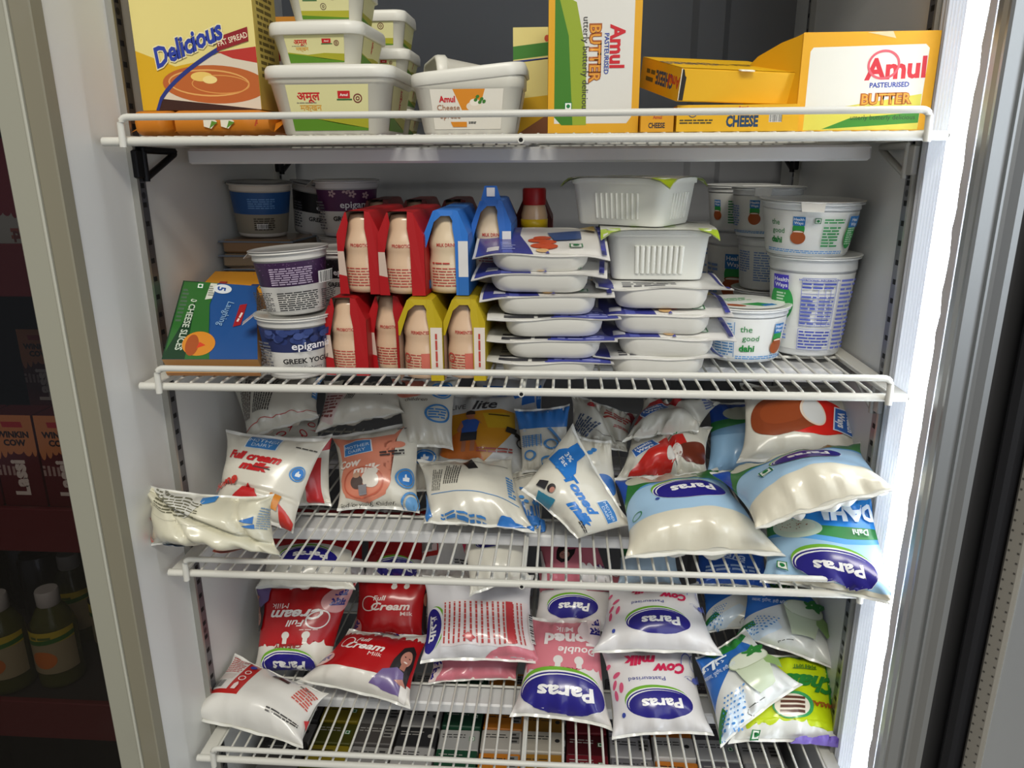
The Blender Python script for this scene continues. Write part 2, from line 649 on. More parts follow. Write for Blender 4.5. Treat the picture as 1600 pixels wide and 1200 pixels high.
buildw(mb, 'hinge_side_strip', fr)
# swung-open door, hinged on the right
door = empty('door', (0.3905, -0.058, 0))
door.location = (0.3945, -0.258, -FLOOR_Z)
door.rotation_euler = (0, 0, R(-58))
door.parent = fr
def dpart(mb, name):
    return mb.build(name, door)
Z0, Z1 = FLOOR_Z + .1, TOP
# in the door's own frame: x runs from the hinge outward, -y ... +y is the thickness; inner face looks to -x of the room
mb = MB()
mb.box(.004, -.010, Z0, .026, .030, Z1, M('#c2bfb2', .5), .002)
mb.box(.62, -.012, Z0, .66, .030, Z1, M('#c2bfb2', .5), .002)
mb.box(.036, -.012, Z0, .62, .030, Z0 + .06, M('#c2bfb2', .5), .002)
mb.box(.036, -.012, Z1 - .05, .62, .030, Z1, M('#c2bfb2', .5), .002)
dpart(mb, 'door_frame')
mb = MB()
mb.box(-.002, -.026, Z0, .010, -.008, Z1, M('#17171b', .6), .003)
mb.box(.012, -.0165, Z0, .026, -.009, Z1, M('#8f8b82', .6), .002)
z = Z0 + .01
while z < Z1:
    for xx in (.0155, .0225):
        mb.add([(xx - .0008, -.0167, z), (xx + .0008, -.0167, z), (xx + .0008, -.0167, z + .0016), (xx - .0008, -.0167, z + .0016)], [(0, 1, 2, 3)], M('#4d4a45', .7))
    z += .0085
dpart(mb, 'gasket')
gm = bpy.data.materials.new('door_glass')
gm.use_nodes = True
nt = gm.node_tree
bs = nt.nodes['Principled BSDF']
bs.inputs['Base Color'].default_value = (0.84, 0.90, 0.97, 1)
bs.inputs['Roughness'].default_value = 0.30
bs.inputs['Metallic'].default_value = 0.75
nz = nt.nodes.new('ShaderNodeTexNoise'); nz.inputs['Scale'].default_value = 14
bp = nt.nodes.new('ShaderNodeBump'); bp.inputs['Strength'].default_value = 0.05
tcn = nt.nodes.new('ShaderNodeTexCoord')
nt.links.new(tcn.outputs['Object'], nz.inputs['Vector'])
nt.links.new(nz.outputs['Fac'], bp.inputs['Height'])
nt.links.new(bp.outputs['Normal'], bs.inputs['Normal'])
mb = MB()
mb.box(.026, -.0125, Z0 + .06, .62, .012, Z1 - .05, gm)
dpart(mb, 'glass_pane')

# ------------------------------------------------------------------ wire shelves
SZ = [0.0, -0.2094, -0.3987, -0.6199, -0.8400]
WIRE = M('#d6d5cd', .38, 'paint')
SB = M('#d9dadb', .4, 'paint')
shelf_labels = ['topmost white wire shelf, carrying cartons and tubs',
                'white wire shelf with yogurt cups, bottles and tray packs',
                'white wire shelf of blue and white milk pouches',
                'white wire shelf of red, pink and green pouches',
                'lowest white wire shelf, under the stacked small cartons']
def make_shelf(i):
    z = SZ[i]
    e = empty('wire_shelf', (0, 0.2, z - .004))
    tag(e, shelf_labels[i], 'shelf', 'wire shelves of the fridge')
    b = MB()
    b.tube([(-.3355, 0, z), (.3355, 0, z)], .0036, WIRE, 12)
    b.tube([(0.008, .40, z - .001), (0.008, -.0038, z - .001)], .0028, WIRE, 10)
    b.add([(0.008 + .0017 * math.cos(a), -.0040, z - .001 + .0017 * math.sin(a)) for a in [2 * math.pi * k / 12 for k in range(12)]], [tuple(range(12))], M('#101012', .8))
    buildw(b, 'front_bar', e)
    b = MB()
    b.tube(bend_path([(-.3155, -.0058, z - .0045), (-.3150, -.0058, z + .0185), (.3150, -.0058, z + .0185), (.3155, -.0058, z - .0045)], .007), .0028, WIRE, 10)
    buildw(b, 'guard_rail', e)
    b = MB()
    n = 46
    for k in range(n):
        x = -.318 + .636 * k / (n - 1)
        b.tube([(x, -.0012, z + .0004), (x, .0030, z + .0030), (x, .010, z + .0034), (x, .40, z + .0034)], .0013, WIRE, 6)
    for y in (.13, .27, .395):
        b.tube([(-.33, y, z + .0008), (.33, y, z + .0008)], .0016, WIRE, 6)
    buildw(b, 'wire_grate', e)
    for s in (-1, 1):
        b = MB()
        b.box(min(s * .3205, s * .3345), .0, z - .003, max(s * .3205, s * .3345), .40, z + .003, WIRE, .001)
        buildw(b, 'side_rail', e)
    b = MB()
    b.box(-.318, .104, z - .0185, .318, .140, z - .0045, SB, .002)
    b.box(-.30, .30, z - .0185, .30, .335, z - .0045, SB, .002)
    buildw(b, 'support_bar', e)
    return e
for i in range(5):
    make_shelf(i)

def bracket(x, y, z, mat, label, s):
    e = empty('shelf_bracket', (x, y, z))
    tag(e, label, 'bracket', 'shelf brackets')
    b = MB()
    outer = [(0, -.0045), (.062, -.0045), (.066, -.010), (.058, -.014), (.012, -.032), (0, -.034)]
    inner = [(.010, -.0085), (.040, -.0085), (.038, -.0115), (.012, -.024)]
    for xa in (0, ):
        # bars of the triangle
        b.tube([(0, .002, -.006), (0, .060, -.007)], .0034, mat, 6)
        b.tube([(0, .004, -.030), (0, .060, -.009)], .0030, mat, 6)
        b.tube([(0, .004, -.004), (0, .004, -.033)], .0034, mat, 6)
    b.build('arm', e)
    b = MB()
    b.box(min(-s * .001, s * .004), -.010, -.030, max(-s * .001, s * .004), .004, -.006, mat, .001)
    b.build('hook_plate', e)
BLK = M('#2b2b2d', .5, 'metal')
GRY = M('#c6c6c2', .4, 'metal')
bracket(-.332, .048, 0, BLK, 'black triangular bracket under the topmost shelf, beside the large fat spread carton', -1)
bracket(.330, .054, 0, GRY, 'pale metal bracket under the topmost shelf, beside the lamp strip', 1)
bracket(.330, .054, SZ[1], GRY, 'pale metal bracket under the shelf of yogurt cups and bottles, beside the lamp strip', 1)
bracket(-.332, .385, 0, BLK, 'dark bracket at the back, above the blue yogurt cup', -1)
bracket(.330, .385, 0, BLK, 'dark bracket at the back, above the stacked curd cups', 1)

# ------------------------------------------------------------------ boxes, tubs, cups
def faces_of(w, h, d):
    a = w / 2
    return {'front': Quad([(-a, 0, 0), (a, 0, 0), (a, 0, h), (-a, 0, h)]),
            'top': Quad([(-a, 0, h), (a, 0, h), (a, d, h), (-a, d, h)]),
            'right': Quad([(a, 0, 0), (a, d, 0), (a, d, h), (a, 0, h)]),
            'left': Quad([(-a, d, 0), (-a, 0, 0), (-a, 0, h), (-a, d, h)])}

def carton(name, label, cat, loc, size, col, prints=None, yaw=0, group=None, tilt=(0, 0)):
    w, h, d = size
    mb = MB()
    mb.box(-w / 2, 0, 0, w / 2, d, h, K(col), .0008)
    fs = faces_of(w, h, d)
    for k, fn in (prints or {}).items():
        fn(Print(mb, fs[k], K, off=.00025))
    o = mb.build(name, loc=loc, rot=(R(tilt[0]), R(tilt[1]), R(yaw)))
    return tag(o, label, cat, group)

def amul(L, x, y, h, rot=0, col='#c81f2a', sx=.92):
    L.text('Amul', x, y, h, col, rot, .035, 0, sx)

# --- the topmost shelf
TOPZ = .0048
def p_delicious(L):
    A = L.A
    L.rect(-A, -1, A, 1, '#e3d487')
    L.poly([(-A, -1), (A, -1), (A, -.35), (.2, -.36), (-.3, -.45), (-A, -.25)], '#d6a81a')
    L.poly([(-A, .62), (-.35, .50), (.1, .62), (.42, .86), (.46, 1), (-A, 1)], '#f2e07a')
    L.poly([(-A, .55), (-.45, .50), (0, .58), (.32, .74), (.10, .70), (-.25, .72), (-A, .63)], '#3f7d2c')
    L.poly([(-.62, .50), (-.2, .47), (.2, .60), (.46, .82), (.2, .64), (-.2, .51)], '#27357f')
    for x in (-.56, -.48):
        L.ell(x, .78, .025, .03, '#c24a2a'); L.rect(x - .03, .66, x + .03, .75, '#c24a2a')
    L.ring(.30, .72, .085, .018, '#8f875e'); L.ring(.30, .72, .05, .012, '#8f875e')
    L.lines(.16, .54, .44, .60, 2, '#8a8360')
    L.veg(.60, .74, .06)
    # photograph of flat bread on a plate
    L.poly([(-.62, -1), (A, -1), (A, -.22), (.5, -.25), (.1, -.36), (-.25, -.58), (-.5, -.82)], '#d8cdb8')
    L.poly([(.3, -.28), (A, -.22), (A, -.42), (.5, -.36)], '#b8342a')
    L.poly([(-.6, -1), (-.56, -.85), (.2, -.93), (A, -1)], '#3a2018')
    L.ell(.22, -.68, .72, .24, '#b9622c', -2)
    L.ring(.14, -.66, .56, .02, '#e0a860', -2, .17)
    L.ring(.30, -.68, .40, .015, '#d8954e', -2, .12)
    L.ell(.05, -.58, .15, .06, '#e8c66a'); L.ell(.16, -.62, .10, .05, '#f0d88c')
    pts = []
    for k in range(13):
        t = k / 12
        pts.append((-.64 + .95 * t, -1 + .78 * t ** .62))
    L.poly(pts + [(a + .02, b2 - .05) for a, b2 in pts[::-1]], '#27357f')
    # red flag with small lettering
    L.poly([(.30, -.27), (.74, -.15), (.74, .02), (.32, -.10)], '#8e1f26')
    L.text('FAT SPREAD', .525, -.125, .07, '#efe2c4', 15, .01, 0, .8)
    L.text('Delicious', -.10, -.17, .24, '#e9dfae', 21, .08, .35, .82)
    L.text('Delicious', -.10, -.17, .24, '#2b3f9e', 21, .035, .35, .82)
def p_delicious_side(L):
    L.rect(-L.A, -1, L.A, 1, '#c9b25a')
    L.lines(-L.A * .7, -.6, L.A * .7, .7, 16, '#6b5c2a')

carton('spread_carton', 'large yellow fat spread carton with flat bread picture, standing beside the stacked tubs', 'carton', (-.2720, .050, .0268), (.106, .128, .052), '#d9b43a',
       {'front': p_delicious, 'right': p_delicious_side}, group='yellow fat spread cartons')
def p_delicious_behind(L):
    A = L.A
    L.rect(-A, -1, A, 1, '#e3d487')
    L.poly([(-A, -1), (A, -1), (A, -.1), (-A, -.3)], '#d6a81a')
    L.poly([(-A, .42), (A, .62), (A, .86), (-A, .66)], '#3f7d2c')
    L.poly([(-A, .40), (A, .56), (A, .60), (-A, .36)], '#27357f')
    L.ell(-.28, .80, .05, .06, '#c24a2a'); L.ell(-.18, .82, .05, .06, '#c24a2a')
    L.poly([(-A, -1), (A, -1), (A, -.25), (-.2, -.55)], '#8e5a38')
    L.text('Delicious', .55, -.12, .30, '#2b3f9e', 21, .045, .35, .86)
carton('spread_carton', 'second fat spread carton, mostly hidden behind the upright butter carton', 'carton', (.038, .120, TOPZ), (.088, .094, .05), '#e3d487',
       {'front': p_delicious_behind}, group='yellow fat spread cartons')

def p_butter_upright(L):
    A = L.A
    L.rect(-A, -1, A, 1, '#dfa41c')
    L.poly([(-A * .86, -.88), (A * .74, -.88), (A * .84, -.80), (A * .84, 1), (-A * .86, 1)], '#dcdad2')
    L.poly([(-A * .86, -.80), (-A * .70, -.90), (-A * .2, -.90), (-A * .22, -.3), (-A * .42, .2), (-A * .7, .62), (-A * .86, .78)], '#3d7a1e')
    L.poly([(-A * .45, -.90), (-A * .15, -.90), (-A * .18, .0), (-A * .40, .60), (-A * .80, .72), (-A * .56, .2)], '#93a52a')
    L.veg(-A * .55, -.66, .05)
    amul(L, A * .50, .07, .19, -90)
    L.text('PASTEURISED', A * .265, -.02, .06, '#33499b', -90, .02)
    L.text('BUTTER', A * .02, -.02, .14, '#a2561c', -90, .085)
    L.text('BUTTER', A * .02, -.02, .14, '#e09a34', -90, .01)
    L.text('utterly butterly delicious', -A * .18, -.16, .085, '#3c3a36', -90, .0)
    L.poly([(-A * .86, .86), (-A * .3, .80), (A * .1, .95), (A * .1, 1), (-A * .86, 1)], '#e4d2cc')
carton('butter_carton', 'upright butter carton standing on its end, lettering running downward', 'carton', (.0650, .030, TOPZ), (.0735, .122, .050), '#dfa41c',
       {'front': p_butter_upright, 'left': lambda L: (L.rect(-L.A, -1, L.A, 1, '#cfcabb'), L.lines(-L.A * .6, -.7, L.A * .6, .5, 9, '#77736a'))}, group='butter cartons')

def p_butter_lying(L):
    A = L.A
    L.rect(-A, -1, A, 1, '#e0a41a')
    L.poly([(-A * .88, -.98), (A * .84, -.98), (A * .86, .66), (A * .80, .74), (-A * .84, .70), (-A * .88, .62)], '#e2e0d4')
    L.poly([(-A * .88, -.98), (A * .84, -.98), (A * .84, -.25), (-A * .88, -.62)], '#d8cf52')
    L.poly([(-A * .6, -.96), (A * .84, -.84), (A * .84, -.62), (-A * .2, -.74)], '#3f8a2a')
    amul(L, A * .40, .28, .42, 2, '#d0303a', 1.0)
    L.text('PASTEURISED', A * .34, -.06, .10, '#2f479f', 1, .03)
    L.text('BUTTER', A * .32, -.34, .21, '#b0601c', 1, .085)
    L.text('BUTTER', A * .32, -.34, .21, '#eaa53c', 1, .01)
    L.text('utterly butterly delicious', A * .30, -.72, .10, '#30402c', 0, 0)
    L.ring(A * .22, .34, .34, .05, '#d8606a', ry=.30)
    L.poly([(-.1, .98), (.5, .86), (.42, 1), (.3, 1)], '#d9c79a')
bo = carton('butter_carton', 'butter carton lying lengthwise beside the lamp strip, its yellow side flap open', 'carton', (.2790, .030, TOPZ), (.1035, .0730, .052), '#e0a41a',
            {'front': p_butter_lying}, group='butter cartons')
mb = MB()
pts = [(-.0518, .001, .012), (-.062, .014, .012), (-.078, .032, .016), (-.089, .046, .028), (-.090, .047, .046), (-.078, .033, .060), (-.064, .015, .068), (-.0518, .001, .072)]
mb.add(pts + [(x + .0006, y + .0006, z) for x, y, z in pts], [tuple(range(8))[::-1], tuple(range(8, 16))] + [(i, (i + 1) % 8, 8 + (i + 1) % 8, 8 + i) for i in range(8)], K('#d79f12'))
mb.build('open_flap', bo)

def p_butter_far(L):  # dulled inks put the shade at the back into the carton's colour
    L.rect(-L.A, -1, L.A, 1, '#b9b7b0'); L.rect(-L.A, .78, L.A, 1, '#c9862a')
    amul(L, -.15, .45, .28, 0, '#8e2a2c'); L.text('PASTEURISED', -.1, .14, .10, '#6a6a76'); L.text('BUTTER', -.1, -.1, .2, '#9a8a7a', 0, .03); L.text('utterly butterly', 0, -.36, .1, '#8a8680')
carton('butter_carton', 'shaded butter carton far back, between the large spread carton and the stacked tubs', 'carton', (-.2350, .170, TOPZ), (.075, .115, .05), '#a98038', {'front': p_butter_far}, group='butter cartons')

def p_cheese_box(L):
    A = L.A
    L.rect(-A, -1, A, 1, '#e3ae14')
    L.text('CHEESE', A * .08, -.22, .80, '#20405f', 0, .05, 0, .66)
    L.bars(A * .62, .12, .95, .85)
    L.ring(-A * .74, .35, .34, .07, '#2c4a63', ry=.3); L.lines(-A * .95, -.45, -A * .4, -.05, 2, '#4a4526', seed=8)
    amul(L, A * .08, .76, .28, 0, '#c23a22')
carton('cheese_box', 'flat yellow cheese carton with barcode, lying under the opened yellow carton', 'carton', (.1785, .018, TOPZ), (.0950, .0200, .075), '#e3ae14', {'front': p_cheese_box}, group='yellow cheese cartons')
# the opened, tilted carton lying on it
def p_cheese_left(L):
    L.rect(-L.A, -1, L.A, 1, '#dda314')
    L.text('CHEESE', .9, 0, .85, '#24456a', 180, .04, 0, .75); amul(L, 2.5, .05, .7, 180, '#c23a22'); L.lines(-2.4, -.5, -.8, .5, 2, '#5e5326')
def p_cheese_top(L):
    L.rect(-L.A, -1, L.A, 1, '#e7b416')
    L.text('CHEESE', -L.A * .62, -.1, .42, '#24456a', 180, .03, 0, .7); L.text('CHEESE', -L.A * .05, -.1, .30, '#8a6a1a', 180, .03); L.lines(L.A * .3, -.2, L.A * .7, .2, 1, '#8a6a1a')
o = carton('cheese_box', 'opened yellow cheese carton with torn corner, resting askew on another flat carton', 'carton', (.1775, .026, .0262), (.0990, .0245, .085), '#e0ab16',
           {'left': p_cheese_left, 'top': p_cheese_top}, yaw=16, group='yellow cheese cartons', tilt=(12, 1.0))
mb = MB()
mb.add([(-.0495, -.0003, .001), (-.0455, -.0006, .001), (-.0450, -.0006, .018), (-.0462, -.0006, .019), (-.0475, -.0006, .0235), (-.0495, -.0003, .024)], [(0, 1, 2, 3, 4, 5)], K('#2a2620'))
mb.add([(-.0498, -.0008, .001), (-.0492, -.0008, .001), (-.0490, -.0008, .0242), (-.0498, -.0008, .0242)], [(0, 1, 2, 3)], K('#e8dcc0'))
mb.build('torn_corner', o)
mb = MB()
mb.box(-.002, -.004, .0240, .010, .001, .0252, K('#efe6d0'), .0004)
mb.build('torn_tab', o)
for lab, loc, yaw, wd in (('small cheese carton at the foot of the upright butter carton', (.1160, .020, TOPZ), 0, .026),):
    carton('cheese_box', lab, 'carton', loc, (wd, .0145, .07), '#d99a18', {'front': lambda L: (L.rect(-L.A, -1, L.A, 1, '#dc9d1a'), L.text('CHEESE', -.05, -.3, .55, '#2a2a30', 0, .04, 0, .7), amul(L, 0, .55, .36, 0, '#b0432a'))}, yaw, 'yellow cheese cartons')
carton('cheese_box', 'cheese carton lying on the small one behind the upright butter carton', 'carton', (.1170, .095, TOPZ), (.05, .021, .07), '#d8a018', None, 0, 'yellow cheese cartons')

# orange foil packets under the big carton
def packet(label, loc, w, d, h, twist):
    mb = MB()
    m = K('#c9791a')
    rings = []
    for t in np.linspace(0, 1, 9):
        k = 1.0 - (.62 if (t < .08 and twist) else 0) - (.3 if (t > .95) else 0)
        rings.append([(-w / 2 + w * t, d / 2 + d / 2 * k * math.copysign(abs(math.cos(a)) ** .45, math.cos(a)), h / 2 + h / 2 * k * math.copysign(abs(math.sin(a)) ** .45, math.sin(a))) for a in [2 * math.pi * j / 20 for j in range(20)]])
    mb.loft([r[::-1] for r in rings], m, True)
    q = Quad([(-w / 2 * .85, -.0006, .0015), (w / 2 * .9, -.0006, .0015), (w / 2 * .9, -.0006, h - .002), (-w / 2 * .85, -.0006, h - .002)])
    L = Print(mb, q, K)
    if w > .06:
        for x in (-.9, .75):
            L.poly([(x - .6, -.35), (x + .1, -.55), (x + .7, .1), (x + .1, .5), (x - .6, .6)], '#e6dfcc'); L.poly([(x - .1, -.55), (x + .75, 0), (x + .2, .15)], '#5c8a2c')
        amul(L, 4.2, 0, .62, 0, '#b2421e')
    o = mb.build('cheese_packet', loc=loc)
    tag(o, label, 'packet', 'orange wrapped cheese packets')
    mb = MB()
    for s in (-1, 1):
        mb.add([(s * w / 2, d * .35, h * .5), (s * (w / 2 + .006), d * .1, h * .15), (s * (w / 2 + .007), d * .6, h * .8), (s * w / 2, d * .65, h * .55)], [(0, 1, 2, 3)], m)
    mb.build('wrapper_end', o)
packet('orange cheese packet with a twisted end, under the left corner of the big spread carton', (-.3095, .026, TOPZ), .030, .085, .0215, True)
packet('long orange cheese packet lying under the big spread carton, beside the lowest tub', (-.2480, .026, TOPZ), .076, .085, .0215, False)

# tubs
def tub(label, loc, w, d, h, body, printer, yaw=0, lid_tilt=0, lid_lift=0, group=None, rot=None):
    mb = MB()
    m = M(body, .35, 'soft')
    t = .80
    prof = [(.0, t - .03, .9), (.002, t, 1), (h * .78, .93, 1), (h * .80, .96, 1), (h - .001, .965, 1)]
    mb.loft([rrect(w * k, d * k, w * .16 * k, z) for z, k, _ in prof], m)
    zb, zt = .004, h * .76
    kb, kt = t + .005, .925
    def fq(side):
        if side == 'front':
            a, b2 = w * kb / 2 - w * .12, w * kt / 2 - w * .15
            return Quad([(-a, -d * kb / 2 - .0002, zb), (a, -d * kb / 2 - .0002, zb), (b2, -d * kt / 2 - .0002, zt), (-b2, -d * kt / 2 - .0002, zt)])
        a, b2 = d * kb / 2 - w * .14, d * kt / 2 - w * .16
        return Quad([(w * kb / 2 + .0002, -a, zb), (w * kb / 2 + .0002, a, zb), (w * kt / 2 + .0002, b2, zt), (w * kt / 2 + .0002, -b2, zt)])
    for sd in ('front', 'right'):
        printer(Print(mb, fq(sd), lambda c: M(c, .4, 'card'), off=.0003), sd)
    o = mb.build('plastic_tub', loc=loc, rot=rot or (0, 0, R(yaw)))
    tag(o, label, 'tub', group)
    mb = MB()
    ml = M('#e2e0d6', .35, 'soft')
    mb.loft([rrect(w * k, d * k, w * .17 * k, z) for z, k in ((-.009, .985), (-.0085, 1.0), (-.002, 1.0), (0, .985), (.0012, .97), (.0012, .90), (.0002, .885), (.0002, .3))], ml)
    lid = mb.build('lid', o, loc=(0, 0, h + .0012 + lid_lift), rot=(0, R(lid_tilt), 0))
    return o
def p_amul_tub(L, side):
    A = L.A
    L.rect(-A, -1, A, 1, '#dcd79e')
    L.poly([(-A, -1), (A, -1), (A, -.38), (A * .3, -.30), (-A * .3, -.42), (-A, -.22)], '#a9a62e')
    L.poly([(-A, -1), (A, -1), (A, -.9), (A * .2, -.70), (-A * .4, -.46), (-A, -.30)], '#5b8a26')
    if side == 'front':
        L.text('अमूल', -A * .48, .52, .36, '#c5282c', 0, .03)
        L.text('मक्खन', -A * .46, .02, .26, '#d09a3a', 0, .02)
        L.lines(-A * .8, .18, -A * .3, .26, 1, '#8a8672')
        L.rect(A * .25, .40, A * .55, .72, '#c5282c'); L.text('Amul', A * .40, .56, .12, '#f4efe4', 0, .02); L.rect(A * .22, .32, A * .60, .38, '#2f6a3a')
        L.ring(A * .74, .40, .20, .05, '#7a3a34'); L.ring(A * .74, .40, .09, .04, '#7a3a34')
    else:
        L.text('अमूल', 0, .45, .34, '#c5282c', 90, .03)
def p_amul_tub_top(L, side):
    A = L.A
    L.rect(-A, -1, A, 1, '#dcd79e')
    L.poly([(-A, -1), (A, -1), (A, -.40), (-A, -.40)], '#b0ac34'); L.poly([(-A, -1), (A, -1), (A, -.9), (-A, -.72)], '#5b8a26')
    if side == 'front':
        L.rect(-A * .8, .42, -A * .35, .9, '#c5282c'); L.text('Amul', -A * .57, .66, .17, '#f4efe4', 0, .02); L.rect(-A * .86, .28, -A * .28, .36, '#2f6a3a')
        L.ring(A * .35, .62, .28, .06, '#6e3430'); L.ring(A * .35, .62, .12, .05, '#6e3430'); L.ring(-A * .05, -.1, .24, .05, '#7b6a56'); L.ring(-A * .05, -.1, .1, .05, '#7b6a56')
G = 'butter tubs in two stacks'
tub('large butter tub at the bottom of the front stack of tubs', (-.1565, .088, TOPZ), .1130, .112, .0530, '#dddacb', p_amul_tub, 0, group=G)
tub('middle-sized butter tub, second in the front stack of tubs', (-.1680, .094, .0604), .0840, .090, .0330, '#dddacb', p_amul_tub, -2, group=G)
tub('small butter tub topmost in the front stack, cut by the edge of view', (-.1640, .098, .0958), .0700, .075, .0330, '#dddacb', p_amul_tub_top, 3, group=G)
tub('butter tub in the stack behind, lowest of it and mostly hidden', (-.1500, .215, TOPZ), .0700, .075, .0270, '#d8d5c8', p_amul_tub, 0, group=G)
tub('butter tub in the stack behind, second from its bottom', (-.1500, .215, .0342), .0700, .075, .0270, '#d8d5c8', p_amul_tub, 0, group=G)
tub('butter tub in the stack behind, its lid showing beside the front stack', (-.1490, .215, .0636), .0700, .075, .0250, '#d8d5c8', p_amul_tub, 0, group=G)
tub('topmost butter tub in the stack behind, peeping out beside the front stack', (-.1490, .215, .0910), .0640, .070, .0330, '#d8d5c8', p_amul_tub_top, 0, group=G)
def p_spread(L, side):
    A = L.A
    L.rect(-A, -1, A, 1, '#e2ddd0')
    if side == 'front':
        L.poly([(-A * .38, 1), (A * .50, 1), (A * .30, -.32), (-A * .08, -.32)], '#d98a28')
        L.poly([(-A * .03, -.05), (A * .38, -.05), (A * .30, -.32), (-A * .06, -.32)], '#a04a22')
        L.ell(A * .20, .14, .40, .24, '#e6dac6'); L.ell(A * .22, .34, .26, .18, '#eee6d6')
        for x, y in ((.36, .62), (.5, .5), (.44, .35), (.58, .38), (.3, .46)):
            L.ell(x * A / 1.2, y, .10, .08, '#3f7a30', x * 90)
        amul(L, -A * .55, .52, .30, 0)
        L.text('Cheese', -A * .53, .10, .29, '#a87a5c', 0, .01); L.text('Spread', -A * .50, -.30, .29, '#a87a5c', 0, .01)
        L.poly([(-A * .50, -.62), (-A * .02, -.62), (-A * .02, -.88), (-A * .44, -.88)], '#d98a28'); L.lines(A * .04, -.72, A * .26, -.60, 2, '#3a3a36')
tub('cheese spread tub with loose tilted lid, lying in front of the tipped one', (-.0390, .067, TOPZ), .0980, .070, .0465, '#e0ddd0', p_spread, 0, -5.5, .003, 'cheese spread tubs')
tub('cheese spread tub tipped on its side, behind the one with a loose lid', (-.0480, .184, .0425), .100, .074, .044, '#dedbd0', p_spread, 0, 0, 0, 'cheese spread tubs', rot=Matrix(((.309, 0, -.951), (-.951, 0, -.309), (0, 1, 0))).to_euler())

# --- cups
def cup(label, loc, rb, rt, h, body, printer, yaw=0, tilt=(0, 0), group=None, lid='#c9c8c2', name='yogurt_cup', lid_print=None, tab=None, cat='cup', lip=.0022):
    mb = MB()
    m = M(body, .38, 'soft')
    mb.lathe([(rb * .86, .0012), (rb * .88, 0), (rb * .97, 0), (rb, .0018), (rb + (rt - rb) * .86, h * .86), (rb + (rt - rb) * .86 + .0008, h * .863), (rb + (rt - rb) * .86 + .0011, h * .875), (rt - .0003, h - .0030), (rt, h - .0024), (rt + lip * .9, h - .0021), (rt + lip, h - .0018), (rt + lip, h - .0008), (rt, h)], m, 44)
    va, vb = .05 * h, .86 * h
    rr0, rr1 = rb + (rt - rb) * .05, rb + (rt - rb) * .86
    printer(Print(mb, Cone(rr0, rr1, va, vb, yaw), lambda c: M(c, .42, 'card'), cell=.06, off=.0003))
    o = mb.build(name, loc=loc, rot=(R(tilt[0]), R(tilt[1]), 0))
    tag(o, label, cat, group)
    mb = MB()
    ml = M(lid, .32, 'film')
    r2 = rt + lip + .0006
    mb.lathe([(r2, 0), (r2 + .0004, .0004), (r2, .0008), (r2 * .93, .0010), (r2 * .90, .0004), (0.0005, .0004)], ml, 44)
    tabs = None
    if tab is not None:
        tabs = MB()
        a = R(tab)
        t = [(r2 * math.cos(a + q), r2 * math.sin(a + q), .0006) for q in (-.22, .22)]
        e = [((r2 + .010) * math.cos(a + q), (r2 + .010) * math.sin(a + q), -.007) for q in (.16, -.16)]
        tabs.add([t[0], t[1], e[0], e[1]] + [(x, y, z - .0004) for x, y, z in (t[0], t[1], e[0], e[1])], [(0, 1, 2, 3), (7, 6, 5, 4), (0, 4, 5, 1), (1, 5, 6, 2), (2, 6, 7, 3), (3, 7, 4, 0)], ml)
    if lid_print:
        lid_print(Print(mb, Disc(r2 * .88, .0006), lambda c: M(c, .4, 'card')))
    fl = mb.build('foil_lid', o, loc=(0, 0, h + .0002))
    if tabs:
        tabs.build('pull_tab', fl)
    return o
def face_cam(x, y):
    return math.atan2(.0435 - x, .6226 + y)

def p_epi(top, dots, flavour, back=False, deco=None):
    def f(L):
        A = L.A
        L.rect(-A, -1, A, 1, '#d7d5d0')
        L.rect(-A, .02, A, 1, top)
        if deco:
            deco(L)
        if back:
            L.lines(-A * .30, .18, A * .28, .85, 8, '#a99ab0', seed=4)
            L.bars(A * .52, .35, .55, .42)
            L.lines(-A * .25, -.82, A * .34, -.08, 9, '#2a2a2c', seed=5); L.lines(A * .40, -.85, A * .75, -.1, 10, '#3a3a3c', seed=6); L.lines(-A * .70, -.8, -A * .32, -.05, 11, '#4a4a4c', seed=7)
        else:
            L.text('epigamia', A * .28, .34, .30, '#eceaf0', 0, .015)
            L.text('GREEK YOGURT', A * .26, -.28, .20, '#1d1d20', 0, .035)
            flavour and L.text(flavour, A * .26, -.58, .15, '#4a4a4e', 0, .01)
            L.lines(-A * .75, -.8, -A * .45, .5, 10, '#6a6a70', seed=9)
    return f
def deco_berries(L):
    rr = random.Random(4)
    for k in range(26):
        x, y = rr.uniform(-L.A * .55, L.A * .8), rr.uniform(.42, .92)
        L.ell(x, y, .16, .14, rr.choice(('#36477f', '#2c3a70', '#44558f')), n=14)
def deco_specks(L):
    rr = random.Random(6)
    for k in range(70):
        L.ell(rr.uniform(-L.A, L.A), rr.uniform(.6, .98), .02, .02, '#6a4a72', n=6)
def deco_flowers(L):
    for x, y in ((-.5, .8), (.35, .78), (.9, .72), (.1, .95)):
        for k in range(5):
            L.ell(x + .10 * math.cos(k * 1.257), y + .10 * math.sin(k * 1.257), .07, .05, '#b99aa0', k * 72, 10)
GC = 'greek yogurt cups'
z2 = SZ[1] + .0048
cy = .036
cup('lower greek yogurt cup of the front pair, blueberry band, beside the cheese slice packs', (-.2020, cy, z2), .0255, .0325, .0560, '#d8d6d0', p_epi('#2a3360', 0, 'blueberry', deco=deco_berries), face_cam(-.202, cy), group=GC, tab=200)
cup('upper greek yogurt cup of the front pair, dark purple band with barcode', (-.1995, cy + .004, z2 + .0578), .0255, .0325, .0560, '#d8d6d0', p_epi('#3b2347', 0, '', True, deco_specks), face_cam(-.2, cy), (0, -3.5), GC, lid='#b3b1ae', tab=165)
zb = z2
bx, by = -.2020, .235
